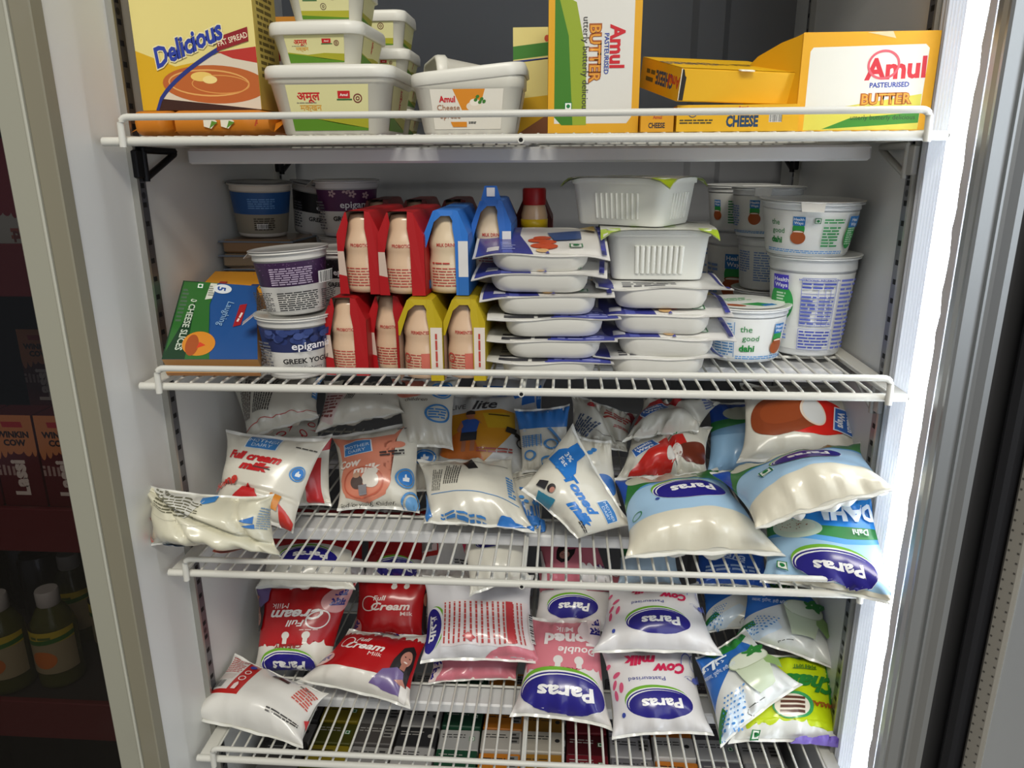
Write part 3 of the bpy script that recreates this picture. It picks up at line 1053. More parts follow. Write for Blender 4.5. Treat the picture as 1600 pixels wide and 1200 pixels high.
cup('bottom cup of the purple-topped stack at the back, hidden below black cup', (bx, by, zb), .0255, .0325, .0560, '#c9c7c4', p_epi('#1d1b20', 0, ''), face_cam(bx, by), group=GC)
cup('black banded yogurt cup just under the purple flowered cup at the back', (bx, by, zb + .0578), .0255, .0325, .0480, '#c9c7c4', p_epi('#1d1b20', 0, ''), face_cam(bx, by), group=GC)
cup('purple yogurt cup with pale flowers, topmost of the back stack', (bx, by, zb + .1076), .0275, .0345, .0600, '#d2d0d2', p_epi('#52234f', 0, 'vanilla bean', deco=deco_flowers), face_cam(bx, by) - .12, group=GC, tab=175)
cup('black and white yogurt cup standing behind the front pair, beside the red drink pack', (-.1760, .115, z2), .0255, .0325, .0560, '#c9c7c4', p_epi('#1a181c', 0, ''), face_cam(-.176, .115) - .3, group=GC)
cup('second black and white yogurt cup behind the front pair, stacked on another', (-.1760, .115, z2 + .0578), .0255, .0325, .0480, '#c9c7c4', p_epi('#1a181c', 0, ''), face_cam(-.176, .115) - .3, group=GC)
pz = z2 + .1080
cup('blue yogurt cup tilted on the tan packs at the back, beside the side panel', (-.3020, .232, pz), .0265, .0335, .0580, '#cfcac0', lambda L: (L.rect(-L.A, -1, L.A, 1, '#8e8878'), L.rect(-L.A, -.05, L.A, 1, '#24528c'), L.lines(-L.A * .3, .2, L.A * .3, .7, 5, '#5f8ec4'), L.lines(-L.A * .2, -.8, L.A * .3, -.2, 6, '#3a352c'), L.bars(0, -.6, .5, .2)),
    face_cam(-.2975, .232), (2, 2), GC, lid='#4c4b4c', tab=170)
cup('black banded yogurt cup leaning behind the blue one at the back', (-.2560, .285, pz - .004), .0265, .0335, .0580, '#bdbab6', p_epi('#18171a', 0, ''), face_cam(-.256, .285), (0, 9), GC, lid='#55545a', tab=20)

# curd cups on the right
def pot_logo(L, x, y, k):
    L.ell(x, y + .10 * k, .26 * k, .34 * k, '#2f9a4a')
    L.rect(x - .25 * k, y + .26 * k, x + .25 * k, y + .66 * k, '#2f7ac0')
    L.text('Health\nWays', x, y + .47 * k, .12 * k, '#eef4fa', 0, .02)
    L.ell(x, y - .28 * k, .33 * k, .30 * k, '#a8562a'); L.ell(x, y - .02 * k, .25 * k, .07 * k, '#8a421e'); L.ell(x, y - .02 * k, .21 * k, .05 * k, '#eee6d8')
    L.poly([(x - .24 * k, y - .03 * k), (x + .24 * k, y - .03 * k), (x + .19 * k, y - .12 * k), (x - .19 * k, y - .12 * k)], '#a8562a')
def p_dahi_front(sx):
    def f(L):
        A = L.A
        L.rect(-A, -1, A, 1, '#e8e9e6')
        L.rect(-A * .80, -.86, -A * .12, .80, '#e8eef4')
        L.lines(-A * .78, -.84, -A * .50, .76, 11, '#5f95cc', seed=2); L.lines(-A * .46, -.84, -A * .13, .76, 12, '#5f95cc', seed=3)
        L.rect(-A * .485, -.86, -A * .475, .8, '#5f95cc'); L.rect(-A * .12, -.86, -A * .11, .8, '#5f95cc')
        L.text('the', A * .06, .50, .28, '#2f8a46', 0, .005); L.text('good', A * .14, .08, .26, '#2f8a46', 0, .005); L.text('dahi', A * .09, -.40, .30, '#1f8a3c', 0, .035)
        pot_logo(L, A * .62, -.05, 1.15)
        L.lines(-A * .08, -.92, A * .8, -.74, 2, '#4a90d0', seed=4)
    return f
def p_dahi_b(L):
    A = L.A
    L.rect(-A, -1, A, 1, '#e9eae6')
    L.text('the', -A * .52, .42, .26, '#2f8a46', 0, .005); L.text('good', -A * .47, .05, .24, '#2f8a46', 0, .005); L.text('dahi', -A * .50, -.38, .28, '#1f8a3c', 0, .035)
    pot_logo(L, -A * .16, .06, 1.0)
    L.veg(A * .08, .58, .12)
    L.lines(A * .16, .46, A * .44, .70, 2, '#3a9a58', seed=2); L.lines(A * .16, -.60, A * .40, .36, 7, '#3a9a58', seed=3)
    L.ell(A * .60, -.06, .32, .62, '#2f9a4a'); L.lines(A * .53, -.5, A * .67, .3, 8, '#bfe0c4', seed=5)
    L.rect(A * .52, .30, A * .72, .80, '#2f7ac0'); L.text('Heal\nWay', A * .62, .55, .15, '#eef4fa', 0, .02)
    L.lines(-A * .62, -.90, A * .5, -.74, 2, '#4a90d0', seed=6)
def p_dahi_big(L):
    A = L.A
    L.rect(-A, -1, A, 1, '#e6e8e4')
    c = '#7d88cc'
    x0, x1 = -A * .12, A * .38
    L.ring(A * .13, .18, .001, .0005, c)
    for y in (.86, .80, .74, .48, .38, .28, .18, .08, -.02, -.12, -.22, -.32):
        L.rect(x0, y - .006, x1, y + .006, c)
    L.rect(x0, -.32, x0 + .012, .86, c); L.rect(x1, -.32, x1 + .012, .86, c)
    for x in (.12, .22, .30):
        L.rect(A * x, -.32, A * x + .01, .60, c)
    L.text('NUTRITIONAL INFORMATION', (x0 + x1) / 2, .83, .045, '#4a58b4', 0, .03)
    L.lines(x0 + .02, .60, x1 - .02, .78, 2, '#4a58b4', seed=11, fill=.5)
    L.lines(x0 + .02, -.30, A * .10, .46, 8, '#5866bc', seed=12, fill=.5)
    L.lines(A * .14, -.30, x1 - .03, .46, 8, '#5866bc', seed=13, fill=.35)
    L.rect(x0, -.40, x1, -.388, c); L.rect(x0, -.92, x1, -.908, c); L.rect(x0, -.92, x0 + .012, -.39, c); L.rect(x1, -.92, x1 + .012, -.39, c)
    L.lines(x0 + .03, -.90, x1 - .02, -.42, 6, '#4a58b4', seed=14)
    L.lines(A * .43, -.92, A * .72, .88, 17, '#6672c4', seed=15, fill=.5)
    L.ell(-A * .42, .22, .30, .46, '#2f9a4a'); L.lines(-A * .50, -.1, -A * .34, .5, 8, '#bfe0c4', seed=5)
    L.rect(-A * .56, .56, -A * .30, .92, '#4a3fc0'); L.text('Health\nWays', -A * .42, .74, .10, '#eef0fa', 0, .02)
    L.lines(-A * .56, -.7, -A * .30, -.05, 8, '#7f98d8', seed=17)
def p_dahi_pot(L):
    L.rect(-L.A, -1, L.A, 1, '#e2e3df'); pot_logo(L, 0, .1, 1.0); L.lines(L.A * .35, -.6, L.A * .7, .5, 9, '#3a9a58', seed=3); L.lines(-L.A * .7, -.6, -L.A * .35, .5, 9, '#7d9acb', seed=3); L.lines(-L.A * .6, -.92, L.A * .6, -.78, 2, '#4a90d0')
def p_dahi_txt(L):
    L.rect(-L.A, -1, L.A, 1, '#dfe1df'); L.lines(-L.A * .2, -.7, L.A * .35, .75, 12, '#7d9acb', seed=3); L.lines(-L.A * .65, -.3, -L.A * .3, .75, 9, '#7d9acb', seed=5)
def p_dahi_green(L):
    L.rect(-L.A, -1, L.A, 1, '#dcdedb'); L.lines(-L.A * .25, -.7, L.A * .5, .6, 9, '#4c9462', seed=3); pot_logo(L, -L.A * .5, 0, .9)
def lid_pot(L):
    L.ell(0, 0, .97, .97, '#eceee9'); L.poly([(-.2, -.35), (.3, -.6), (.72, -.35), (.3, -.1)], '#2f9a4a'); L.poly([(.35, -.6), (.7, -.42), (.62, -.22), (.3, -.38)], '#2f7ac0'); L.ell(-.35, -.5, .28, .14, '#a8562a', -25); L.lines(-.5, .1, .2, .5, 4, '#4aa862', 20)
GD = 'curd cups'
def dcup(label, x, y, z, rb, rt, h, pr, dyaw=0, tilt=(0, 0), **k):
    return cup(label, (x, y, z), rb, rt, h, '#e4e6e6', pr, face_cam(x, y) + dyaw, tilt, GD, lid='#e6e7e4', name='curd_cup', **k)
dcup('short curd cup standing alone in front, pot picture on its lid', .2215, .124, z2, .0345, .0415, .0520, p_dahi_front(1), .0, (0, 0), lid_print=lid_pot)
dcup('tall curd tub with nutrition table, beside the lamp side of the shelf', .2915, .150, z2, .0330, .0415, .0975, p_dahi_big, .0, lip=.003)
dcup('wide curd cup topmost, standing on the tall tub with nutrition table', .2820, .148, z2 + .0990, .0375, .0455, .0510, p_dahi_b, .05, (1.5, 1), tab=255, lip=.003)
dcup('curd cup with brown pot, upper of the pair behind the wide topmost cup', .2590, .220, z2 + .1090, .0300, .0360, .0500, p_dahi_pot, -.35, tab=250)
dcup('curd cup with green print, upper of the rearmost pair', .2480, .290, z2 + .1090, .0330, .0390, .0500, p_dahi_green, .0)
dcup('curd cup with blue table, below the brown pot cup and behind the tall tub', .2690, .225, z2 + .0520, .0300, .0350, .0550, p_dahi_txt, -.2)
dcup('plain curd cup at the bottom, behind the short front cup', .2690, .225, z2, .0300, .0360, .0505, p_dahi_txt, .6)
dcup('tall curd tub with large brown pot, behind the short front cup', .2560, .310, z2, .0330, .0400, .1070, p_dahi_pot, -.15)
dcup('shaded tall curd tub, standing in the rear against the back panel', .2380, .390, z2, .0330, .0390, .1070, p_dahi_txt, .3)

# white curd boxes with green film, standing on the second tray stack
def ribbox(label, loc, w, d, h, yaw, rib):
    mb = MB()
    m = M('#dedfd8', .32, 'soft')
    rings = []
    for z, k in ((.0, .86), (.0025, .885), (h * .86, .965), (h * .87, 1.0), (h, 1.005)):
        rings.append(rrect(w * k, d * k, w * .10, z))
    mb.loft(rings, m)
    # pressed ribs on the front and on the side
    for k in range(9):
        x = -w * .20 + w * .052 * k
        for r in (rib,):
            mb.tube([(x, -d * .886 / 2 - .0004, .006), (x * 1.03, -d * .95 / 2 - .0004, h * .68)], r, m, 6)
    for k in range(6):
        y = -d * .2 + d * .08 * k
        mb.tube([(w * .886 / 2 + .0004, y, .006), (w * .95 / 2 + .0004, y, h * .68)], rib, m, 6)
    o = mb.build('curd_box', loc=loc, rot=(0, 0, R(yaw)))
    tag(o, label, 'box', 'white ribbed curd boxes')
    mb = MB()
    a, b2 = w * .56, d * .56
    z = .0006
    c = [(-a, -b2), (a, -b2), (a, b2), (-a, b2)]
    gr = M('#b2d02a', .35, 'film')
    wf = M('#e4e6dc', .35, 'film')
    n = 12
    P = np.array([[(-a + 2 * a * i / n, -b2 + 2 * b2 * j / n, z - .009 * ((abs(2 * i / n - 1) ** 6) * (abs(2 * j / n - 1) ** 4))) for i in range(n + 1)] for j in range(n + 1)])
    mb.grid(P, wf)
    mb.grid(P - np.array([0, 0, .0005]), wf, flip=True)
    L = Print(mb, Quad([(-a, -b2, z), (a, -b2, z), (a, b2, z), (-a, b2, z)], 0), lambda c: M(c, .35, 'film'))
    for sx, sy in ((-1, -1), (1, -1), (1, 1), (-1, 1)):
        ci = [(0, 0), (n, 0), (n, n), (0, n)][{(-1, -1): 0, (1, -1): 1, (1, 1): 2, (-1, 1): 3}[(sx, sy)]]
        i0, i1 = (0, 2) if sx < 0 else (n - 2, n)
        j0, j1 = (0, 2) if sy < 0 else (n - 2, n)
        sub = P[j0:j1 + 1, i0:i1 + 1] + np.array([0, 0, .0003])
        mb.grid(sub, gr)
        mb.grid(sub - np.array([0, 0, .0011]), gr, flip=True)
    L.lines(-.5, -.6, .5, .6, 6, '#9ab84a')
    mb.build('film_lid', o, loc=(0, 0, h))
    return o
ribbox('white ribbed curd box with lime film corners, lower of the two on the tray packs', (.1275, .098, z2 + .0845), .092, .088, .0445, -1, .0022)
ribbox('white ribbed curd box with lime film corners, topmost and turned askew', (.1080, .112, z2 + .0845 + .0462), .098, .078, .0420, -31, .0012)

# --- film-sealed tray packs
def traypack(label, loc, w, d, h, yaw, printer, seed, lw=1.36, roll=0, droop=.005, pitch=0, group='film sealed tray packs'):
    rr = random.Random(seed)
    mb = MB()
    m = M('#dcdad2', .32, 'soft')
    rings = []
    for z, k, rk in ((0, .88, .2), (.0015, .92, .22), (h * .35, .97, .22), (h * .9, 1.0, .2), (h, 1.0, .2)):
        rings.append([(x + .0012 * math.sin(5 * x / w + seed), y, z2_) for x, y, z2_ in rrect(w * k, d * k, w * rk, z, 7)])
    mb.loft(rings, m)
    o = mb.build('tray_pack', loc=loc, rot=(R(pitch), R(roll), R(yaw)))
    tag(o, label, 'pack', group)
    mb = MB()
    a, b2 = w * lw / 2, d * 1.02 / 2
    n = 18
    p1, p2, p3 = [rr.uniform(0, 6) for _ in range(3)]
    class Film:
        A = a / b2
        def ev(s, u, v):
            e = np.maximum(0, np.abs(u) - .72) / .28
            ev_ = np.maximum(0, np.abs(v) - .80) / .20
            z = .0006 + droop * (e * (.6 * np.sin(p1 + 2.2 * v + (u > 0) * 1.7) - .25)) - .0012 * ev_ * (1 + .8 * np.sin(p2 + 3 * u)) + .0012 * (1 - u * u).clip(0) * (1 - v * v).clip(0) + .0006 * np.sin(6 * u + p3) * np.sin(5 * v + p1)
            P = np.stack([u * a, v * b2, z], 1)
            return P, np.repeat(np.array([[0, 0, 1.0]]), len(u), 0)
    fl = Film()
    U, V = np.meshgrid(np.linspace(-1, 1, n + 1), np.linspace(-1, 1, n + 1))
    P = fl.ev(U.ravel(), V.ravel())[0].reshape(n + 1, n + 1, 3)
    mb.grid(P, F('#e0deda'))
    mb.grid(P - np.array([0, 0, .0005]), F('#d5d4d0'), flip=True)
    L = Print(mb, fl, F, cell=.11, off=.0003)
    printer(L)
    mb.build('film_lid', o, loc=(0, 0, h))
    return o
PUR = '#3b3f8e'
def p_tray(L):
    A = L.A
    L.rect(-A, -1, A, 1, '#e3e1dc')
    L.poly([(-A, -1), (-A * .10, -1), (-A * .32, .2), (-A * .3, 1), (-A, 1)], PUR)
    L.poly([(-A * .55, -1), (-A * .40, -1), (-A * .5, -.2), (-A * .62, -.2)], '#5a62b0')
    L.rect(-A * .80, -.82, -A * .62, -.56, '#cfcfd6'); L.lines(-A * .58, -.8, -A * .38, -.3, 4, '#8e94cc')
    for x, y in ((-.02, -.55), (.10, -.35), (-.06, -.25), (.12, -.62), (.02, -.1)):
        L.ell(x * A, y, .17, .13, '#c9512a', x * 200, 14)
    L.ell(.02 * A, -.82, .12, .08, '#d9b27a', 0, 12)
    L.poly([(A * .2, -.3), (A * .62, -.1), (A * .62, .4), (A * .1, .3)], '#2f4a80')
    L.poly([(A * .04, -1), (A * .14, -1), (A * .10, -.86)], PUR)
    L.veg(A * .52, -.62, .12)
    L.rect(A * .88, -1, A, 1, PUR)
    L.poly([(A * .6, .5), (A * .85, .3), (A * .85, .8)], '#b79a4a')
def p_tray_rev(L):
    A = L.A
    L.rect(-A, -1, A, 1, '#dcdbd6')
    L.poly([(-A * .05, -1), (A, -1), (A, 1), (A * .1, 1)], '#4d54a8')
    L.lines(A * .1, -.9, A * .8, -.2, 5, '#9aa0d8')
    L.lines(-A * .75, -.95, A * .0, -.55, 2, '#3a3a40', seed=5); L.lines(-A * .75, -.4, -A * .1, .3, 5, '#77777c')
def p_tray_plain(L):
    A = L.A
    L.rect(-A, -1, A, 1, '#dddcd8'); L.poly([(-A, -1), (-A * .72, -1), (-A * .8, 1), (-A, 1)], PUR); L.lines(-A * .6, -.9, A * .2, -.5, 3, '#55555a'); L.rect(A * .9, -1, A, 1, PUR)
hz = .0188
zz = z2
TRL = [('lowest tray pack of the stack beside the yellow drink packs', p_tray_rev, 0, 0), ('second tray pack from the bottom, beside the yellow drink packs, white film corner lifted', p_tray_rev, .004, -2),
       ('third tray pack from the bottom of the taller stack, film reversed', p_tray_rev, .003, 3), ('fourth tray pack from the bottom of the taller stack', p_tray, -.002, 1),
       ('second tray pack from the top of the taller stack, orange dish on film', p_tray, -.006, -3), ('topmost tray pack of the taller stack, purple film with orange dish', p_tray, -.008, 2)]
for i, (lab, pr, dx, yw) in enumerate(TRL):
    traypack(lab, (.0300 + dx, .066, zz), .086, .094, hz - .0022, yw, pr, 10 + i, pitch=(9 if i == 5 else 3 if i == 4 else 0))
    zz += hz + (.0030 if i >= 3 else .0008)
zz = z2
TRR = [('bottom tray pack of the stack under the white curd boxes, torn white film', p_tray_plain, 0, 2), ('second tray pack up, under the white curd boxes, film corner by the curd cup', p_tray, .008, 0),
       ('third tray pack up, under the white curd boxes, orange dish and green mark', p_tray, .005, -2), ('top tray pack, right under the white curd boxes, white film wing out', p_tray_plain, .002, 1)]
for i, (lab, pr, dx, yw) in enumerate(TRR):
    traypack(lab, (.1280 + dx, .080, zz), .084, .094, .0185, yw, pr, 30 + i, lw=1.42, pitch=(3 if i in (1, 2) else 0))
    zz += .0208

# --- slabs: packs given by four corners and a thickness
def slab(name, label, cat, C, t, col, printer, edge=None, group=None):
    C = np.array(C, float)
    q = Quad(C)
    mb = MB()
    o0 = C[:2].mean(0)
    v = np.concatenate([C, C - q.n * t])
    e = K(edge or col)
    mb.add(v, [(0, 1, 2, 3)], K(col))
    mb.add(v, [(4, 7, 6, 5), (0, 4, 5, 1), (1, 5, 6, 2), (2, 6, 7, 3), (3, 7, 4, 0)], e)
    printer(Print(mb, q, F, off=.0003))
    o = mb.build(name, origin=tuple(o0 - q.n * t))
    return tag(o, label, cat, group)
def p_slices(L):
    A = L.A
    L.rect(-A, -1, A, 1, '#21508f')
    L.poly([(-A, -1), (A * .0, -1), (-A * .10, -.3), (-A * .18, .4), (-A * .05, 1), (-A, 1)], '#2f6a2c')
    L.poly([(-A, -1), (-A * .52, -1), (-A * .56, 1), (-A, 1)], '#143a20')
    L.text('10 CHEESE SLICES', -A * .64, -.10, .13, '#c9d4c4', -94, .02)
    L.lines(-A * .93, -.1, -A * .76, .8, 9, '#4f6a52')
    L.ell(-A * .28, -.62, .30, .30, '#d98a26'); L.ell(-A * .42, -.66, .12, .26, '#a8501e'); L.poly([(-.26, -.74), (-.10, -.66), (-.22, -.58)], '#d8401e')
    L.poly([(-A * .32, .52), (-A * .14, .56), (-A * .06, .98), (-A * .24, .98)], '#d9dccf'); L.lines(-.22, .62, -.1, .92, 5, '#8c8f86')
    L.ell(A * .10, .84, .20, .13, '#dfe5ea'); L.text('5', A * .08, .84, .18, '#2a4f9a', -95, .03)
    L.poly([(A * .44, -.18), (A * .62, -.12), (A * .76, .46), (A * .58, .42)], '#a02028'); L.lines(.36, .05, .62, .12, 1, '#e8d8d4', 70)
    L.text('Laughing', A * .26, .16, .14, '#8fb4d8', -105, 0)
    L.veg(-A * .5, .88, .07)
slab('cheese_slice_pack', 'green and blue pack of ten cheese slices, leaning in front of the yellow pack', 'pack',
     [(-.3180, .010, -.1870), (-.2290, .010, -.1860), (-.2560, .088, -.1330), (-.3290, .088, -.1280)], .0100, '#2a62b4', p_slices, '#b98a52', 'cheese slice packs')
slab('cheese_slice_pack', 'cheese slice pack under the green and blue one, only its tan edge showing', 'pack',
     [(-.3170, .012, -.2000), (-.2290, .012, -.1992), (-.2560, .096, -.1480), (-.3290, .096, -.1430)], .004, '#b98a52', lambda L: None, '#b07a4a', 'cheese slice packs')
slab('cheese_slice_pack', 'yellow cheese slice pack with green mark, behind the green and blue pack', 'pack',
     [(-.3280, .100, -.1445), (-.2460, .100, -.1440), (-.2520, .160, -.1300), (-.3300, .160, -.1290)], .050, '#d9952a', lambda L: (L.veg(L.A * .72, -.2, .22), L.rect(L.A * .3, -.6, L.A * .5, -.1, '#3a4a7a'), L.rect(-L.A * .6, -.3, -L.A * .4, .1, '#b2341e')), '#c98a26', 'cheese slice packs')
tanz = z2
tp = None
for i in range(7):
    mb = MB()
    w, d, h = .078, .082, .0146
    mb.box(-w / 2, 0, 0, w / 2, d, h, M(('#8a6a48', '#7d6a58', '#8e7a60')[i % 3], .3, 'film'), .002)
    mb.box(-w / 2 - .004, -.002, h - .003, w / 2 + .004, d + .002, h - .0012, M('#6f7a88', .25, 'film'), .0004)
    o = mb.build('paneer_pack', loc=(-.2935 + .002 * math.sin(i * 2), .190, tanz), rot=(0, 0, R(3 * math.sin(i * 3))))
    tag(o, ['bottom', 'second', 'third', 'fourth', 'fifth', 'sixth', 'topmost'][i] + ' tan vacuum pack in the pile under the blue yogurt cup', 'pack', 'tan vacuum packs under the blue cup')
    tanz += h + .0006

# --- drink packs: bottles in a printed card sleeve
_bp = {}
def drink_pack(label, loc, w, h, depth, nb, scol, side_print, front='red', yaw=0, group='probiotic drink packs', cap=None, loop=False, simple=False):
    e = empty('drink_pack', loc, (0, 0, R(yaw)))
    tag(e, label, 'drink pack', group)
    r = w * .487
    for k in range(nb):
        key = (round(w, 4), round(h, 4), front, k == 0)
        if key not in _bp:
            mb = MB()
            body = M('#d9b99a', .28, 'film') if front != 'blue' else M('#dcc7a8', .28, 'film')
            hh = h * .955
            prof = [(r * .70, 0), (r * .90, .001), (r * .97, .005), (r * .97, hh * .36), (r * .94, hh * .40), (r * .91, hh * .47), (r * .92, hh * .54), (r * .97, hh * .58), (r * .97, hh * .63), (r * .93, hh * .68), (r * .84, hh * .74), (r * .76, hh * .82), (r * .69, hh * .92), (r * .62, hh * .98), (r * .3, hh)]
            mb.lathe(prof, body, 26)
            if k == 0:
                L = Print(mb, Cone(r * .975, r * .975, hh * .02, hh * .66, 0), lambda c: M(c, .35, 'film'), cell=.05, off=.0003)
                ink = '#b8433a'
                L.text({'red': 'PROBIOTIC', 'blue': 'MILK DRINK', 'yellow': 'FERMENTED'}[front], 0, .86, .13, ink, 0, .02, 0, .8)
                L.lines(-L.A * .52, -.78, L.A * .52, .0, 7, ink, seed=3, fill=.34)
                if front == 'yellow':
                    L.ring(-L.A * .5, -.2, .2, .06, ink); L.rect(L.A * .0, -.8, L.A * .4, .02, '#c96a5a')
                if front == 'blue':
                    L.lines(-L.A * .5, .1, L.A * .1, .2, 1, ink)
            me_o = mb.build('bottle', e)
            _bp[key] = me_o
        else:
            me_o = _bp[key].copy()
            COL.objects.link(me_o)
            me_o.parent = e
        me_o.location = (0, depth / nb * (k + .5), .0004)
    # the sleeve: up both sides, over the shoulders
    a, t = w / 2, .0006
    path = [(-a, .0), (-a, h * .72), (-a * .56, h * .985), (-a * .40, h), (a * .40, h), (a * .56, h * .985), (a, h * .72), (a, .0)]
    mb = MB()
    m = K(scol)
    y0, y1 = .0, depth
    n = len(path)
    outer = [(x, y, z) for y in (y0, y1) for x, z in path]
    fc = [(i + 1, i, n + i, n + i + 1) for i in range(n - 1)]
    mb.add(outer, fc, m)
    inner = [(x * .985, y, z * .99) for y in (y0, y1) for x, z in path]
    mb.add(inner, [q[::-1] for q in fc], K('#b79a86'))
    lo = 0
    # folded lips that frame the front of the first bottle
    dz = -.0008
    def lip(pts):
        mb.add([(x, y, z) for x, y, z in pts], [tuple(range(len(pts)))], m)
    lip([(a * .42, dz, 0), (a, 0, 0), (a, 0, h * .72), (a * .56, 0, h * .985), (a * .34, dz, h), (a * .30, dz, h * .80), (a * .40, dz, h * .62)])
    if front == 'red':
        lip([(-a, 0, h * .52), (-a * .70, dz, h * .52), (-a * .42, dz, h * .86), (-a * .5, 0, h * .985), (-a * .56, 0, h * .985), (-a, 0, h * .72)])
        mb.add([(-a, 0, h * .24), (-a * .62, dz, h * .22), (-a * .70, dz, h * .52), (-a, 0, h * .52)], [(0, 1, 2, 3)], K('#c9b3a4'))
        lip([(-a, 0, 0), (-a * .55, dz, 0), (-a * .62, dz, h * .22), (-a, 0, h * .24)])
    else:
        lip([(-a, 0, h * .56), (-a * .92, dz, h * .56), (-a * .52, dz, h * .86), (-a * .2, dz, h * .93), (a * .2, dz, h * .93), (a * .35, dz, h * .86), (a * .56, 0, h * .985), (a * .4, 0, h), (-a * .4, 0, h), (-a * .56, 0, h * .985), (-a, 0, h * .72)])
    q = Quad([(a + .0001, 0, 0), (a + .0001, depth, 0), (a + .0001, depth, h * .70), (a + .0001, 0, h * .70)])
    side_print(Print(mb, q, K, off=.0002))
    if loop:
        ww = a * .5
        mb.add([(-ww, y0, h), (ww, y0, h), (ww * .6, y0 - .001, h * 1.16), (-ww * .6, y0 - .001, h * 1.16)], [(0, 1, 2, 3)], m)
        mb.add([(-ww * .4, y0 - .0015, h * 1.04), (ww * .4, y0 - .0015, h * 1.04), (ww * .4, y0 - .0015, h * 1.14), (-ww * .4, y0 - .0015, h * 1.14)], [(0, 1, 2, 3)], K('#d8d5d6'))
    mb.build('card_sleeve', e)
    mb = MB()
    if front == 'yellow':
        mb.box(a * .46, -.0016, h * .12, a * .98, -.0009, h * .66, K('#ddd2c6'))
        L = Print(mb, Quad([(a * .46, -.0017, h * .12), (a * .98, -.0017, h * .12), (a * .98, -.0017, h * .66), (a * .46, -.0017, h * .66)]), K)
        L.lines(-.8, .1 * L.A - .08, .8, .1 * L.A + .08, 1, '#b8433a', 90)
        mb.build('paper_label', e)
    elif front == 'blue':
        mb.box(a * .55, -.0016, 0, a * .99, -.0009, h * .22, K('#2c69b4'))
        mb.box(a * .55, -.0016, h * .22, a * .99, -.0009, h * .64, K('#d8d6d4'))
        mb.build('paper_label', e)
    return e
def s_red(L):
    L.rect(-L.A, -1, L.A, 1, '#a81218'); L.ring(-L.A * .30, .45, .42, .07, '#e0b7b0'); L.text('Fat-Free', -L.A * .42, -.35, .17, '#eccfc8', 0, .02); L.rect(-L.A * .75, -.85, -L.A * .2, -.55, '#2a6fb8'); L.lines(-L.A * .68, -.78, -L.A * .26, -.62, 1, '#e8eef4')
def s_yel(L):
    L.rect(-L.A, -1, L.A, 1, '#b7a016'); L.lines(-L.A * .2 - .7, -.1, -L.A * .2 + .7, .1, 1, '#a82a26', 90)
def s_blue(L):
    L.rect(-L.A, -1, L.A, 1, '#2a70c4')
red = '#a81218'
DP = .11
drink_pack('red sleeved drink pack in the lower row, beside the front yogurt cups', (-.1530, .028, z2), .0400, .0720, DP, 3, red, s_red, yaw=-3)
drink_pack('second red sleeved drink pack in the lower row, set back beside the yellow ones', (-.1165, .040, z2), .0370, .0720, DP, 3, red, s_red, yaw=-3)
drink_pack('yellow sleeved drink pack in the lower row, next to the red ones', (-.0815, .014, z2), .0390, .0735, DP, 3, '#b7a016', s_yel, 'yellow')
drink_pack('second yellow sleeved drink pack in the lower row, next to the tray packs', (-.0430, .016, z2), .0370, .0735, DP, 3, '#b7a016', s_yel, 'yellow')
z3 = z2 + .0745
drink_pack('red sleeved drink pack in the upper row, closest to the yogurt cups', (-.1365, .032, z3), .0395, .0725, DP, 3, red, s_red, yaw=-3)
drink_pack('red sleeved drink pack in the upper row, between its red twin and the blue one', (-.0980, .026, z3), .0410, .0725, DP, 3, red, s_red, yaw=-3)
drink_pack('blue sleeved drink pack in the upper row, next to the red ones', (-.0590, .030, z3), .0385, .0735, DP, 3, '#2a70c4', s_blue, 'blue')
drink_pack('blue sleeved drink pack with carrying loop, behind the topmost tray pack', (-.0225, .062, z3 + .004), .0360, .0760, .08, 2, '#2a62b0', s_blue, 'blue', loop=True)
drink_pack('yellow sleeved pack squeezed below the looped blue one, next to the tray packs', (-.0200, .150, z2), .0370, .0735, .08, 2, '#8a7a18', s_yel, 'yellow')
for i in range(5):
    drink_pack('brown sleeved drink pack in the rear upper row, %s from the flowered cup' % ['first', 'second', 'third', 'fourth', 'fifth'][i], (-.1560 + .0415 * i, .185, z3 + .002), .0395, .0725, .07, 2, '#6a2420', s_red)
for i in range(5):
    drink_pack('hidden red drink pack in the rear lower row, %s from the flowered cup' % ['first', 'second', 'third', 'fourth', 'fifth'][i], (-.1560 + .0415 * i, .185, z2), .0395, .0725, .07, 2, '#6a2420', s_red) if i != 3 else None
# small bottle with red cap behind the looped pack
mb = MB()
mb.lathe([(.010, 0), (.013, .001), (.0135, .06), (.0115, .068), (.0105, .072)], M('#d4b08c', .3, 'film'), 24)
mb.lathe([(.0137, .046), (.0138, .046), (.0138, .056), (.0137, .056)], M('#d8b41e', .4), 24, caps=False)
o = mb.build('drink_bottle', loc=(.0120, .165, z2 + .0745 + .0))
tag(o, 'small drink bottle with red cap and yellow band, behind the looped blue pack', 'bottle')
mb = MB(); mb.lathe([(.0118, 0), (.0120, .001), (.0120, .015), (.0112, .0165)], M('#b01c1e', .4), 24); mb.build('cap', o, loc=(0, 0, .070))
mb = MB(); mb.box(-.018, -.03, 0, .018, .03, .0742, K('#8a6a3a'), .001); o = mb.build('drink_carton', loc=(.0150, .170, z2)); tag(o, 'plain brown carton under the small red capped bottle', 'carton')

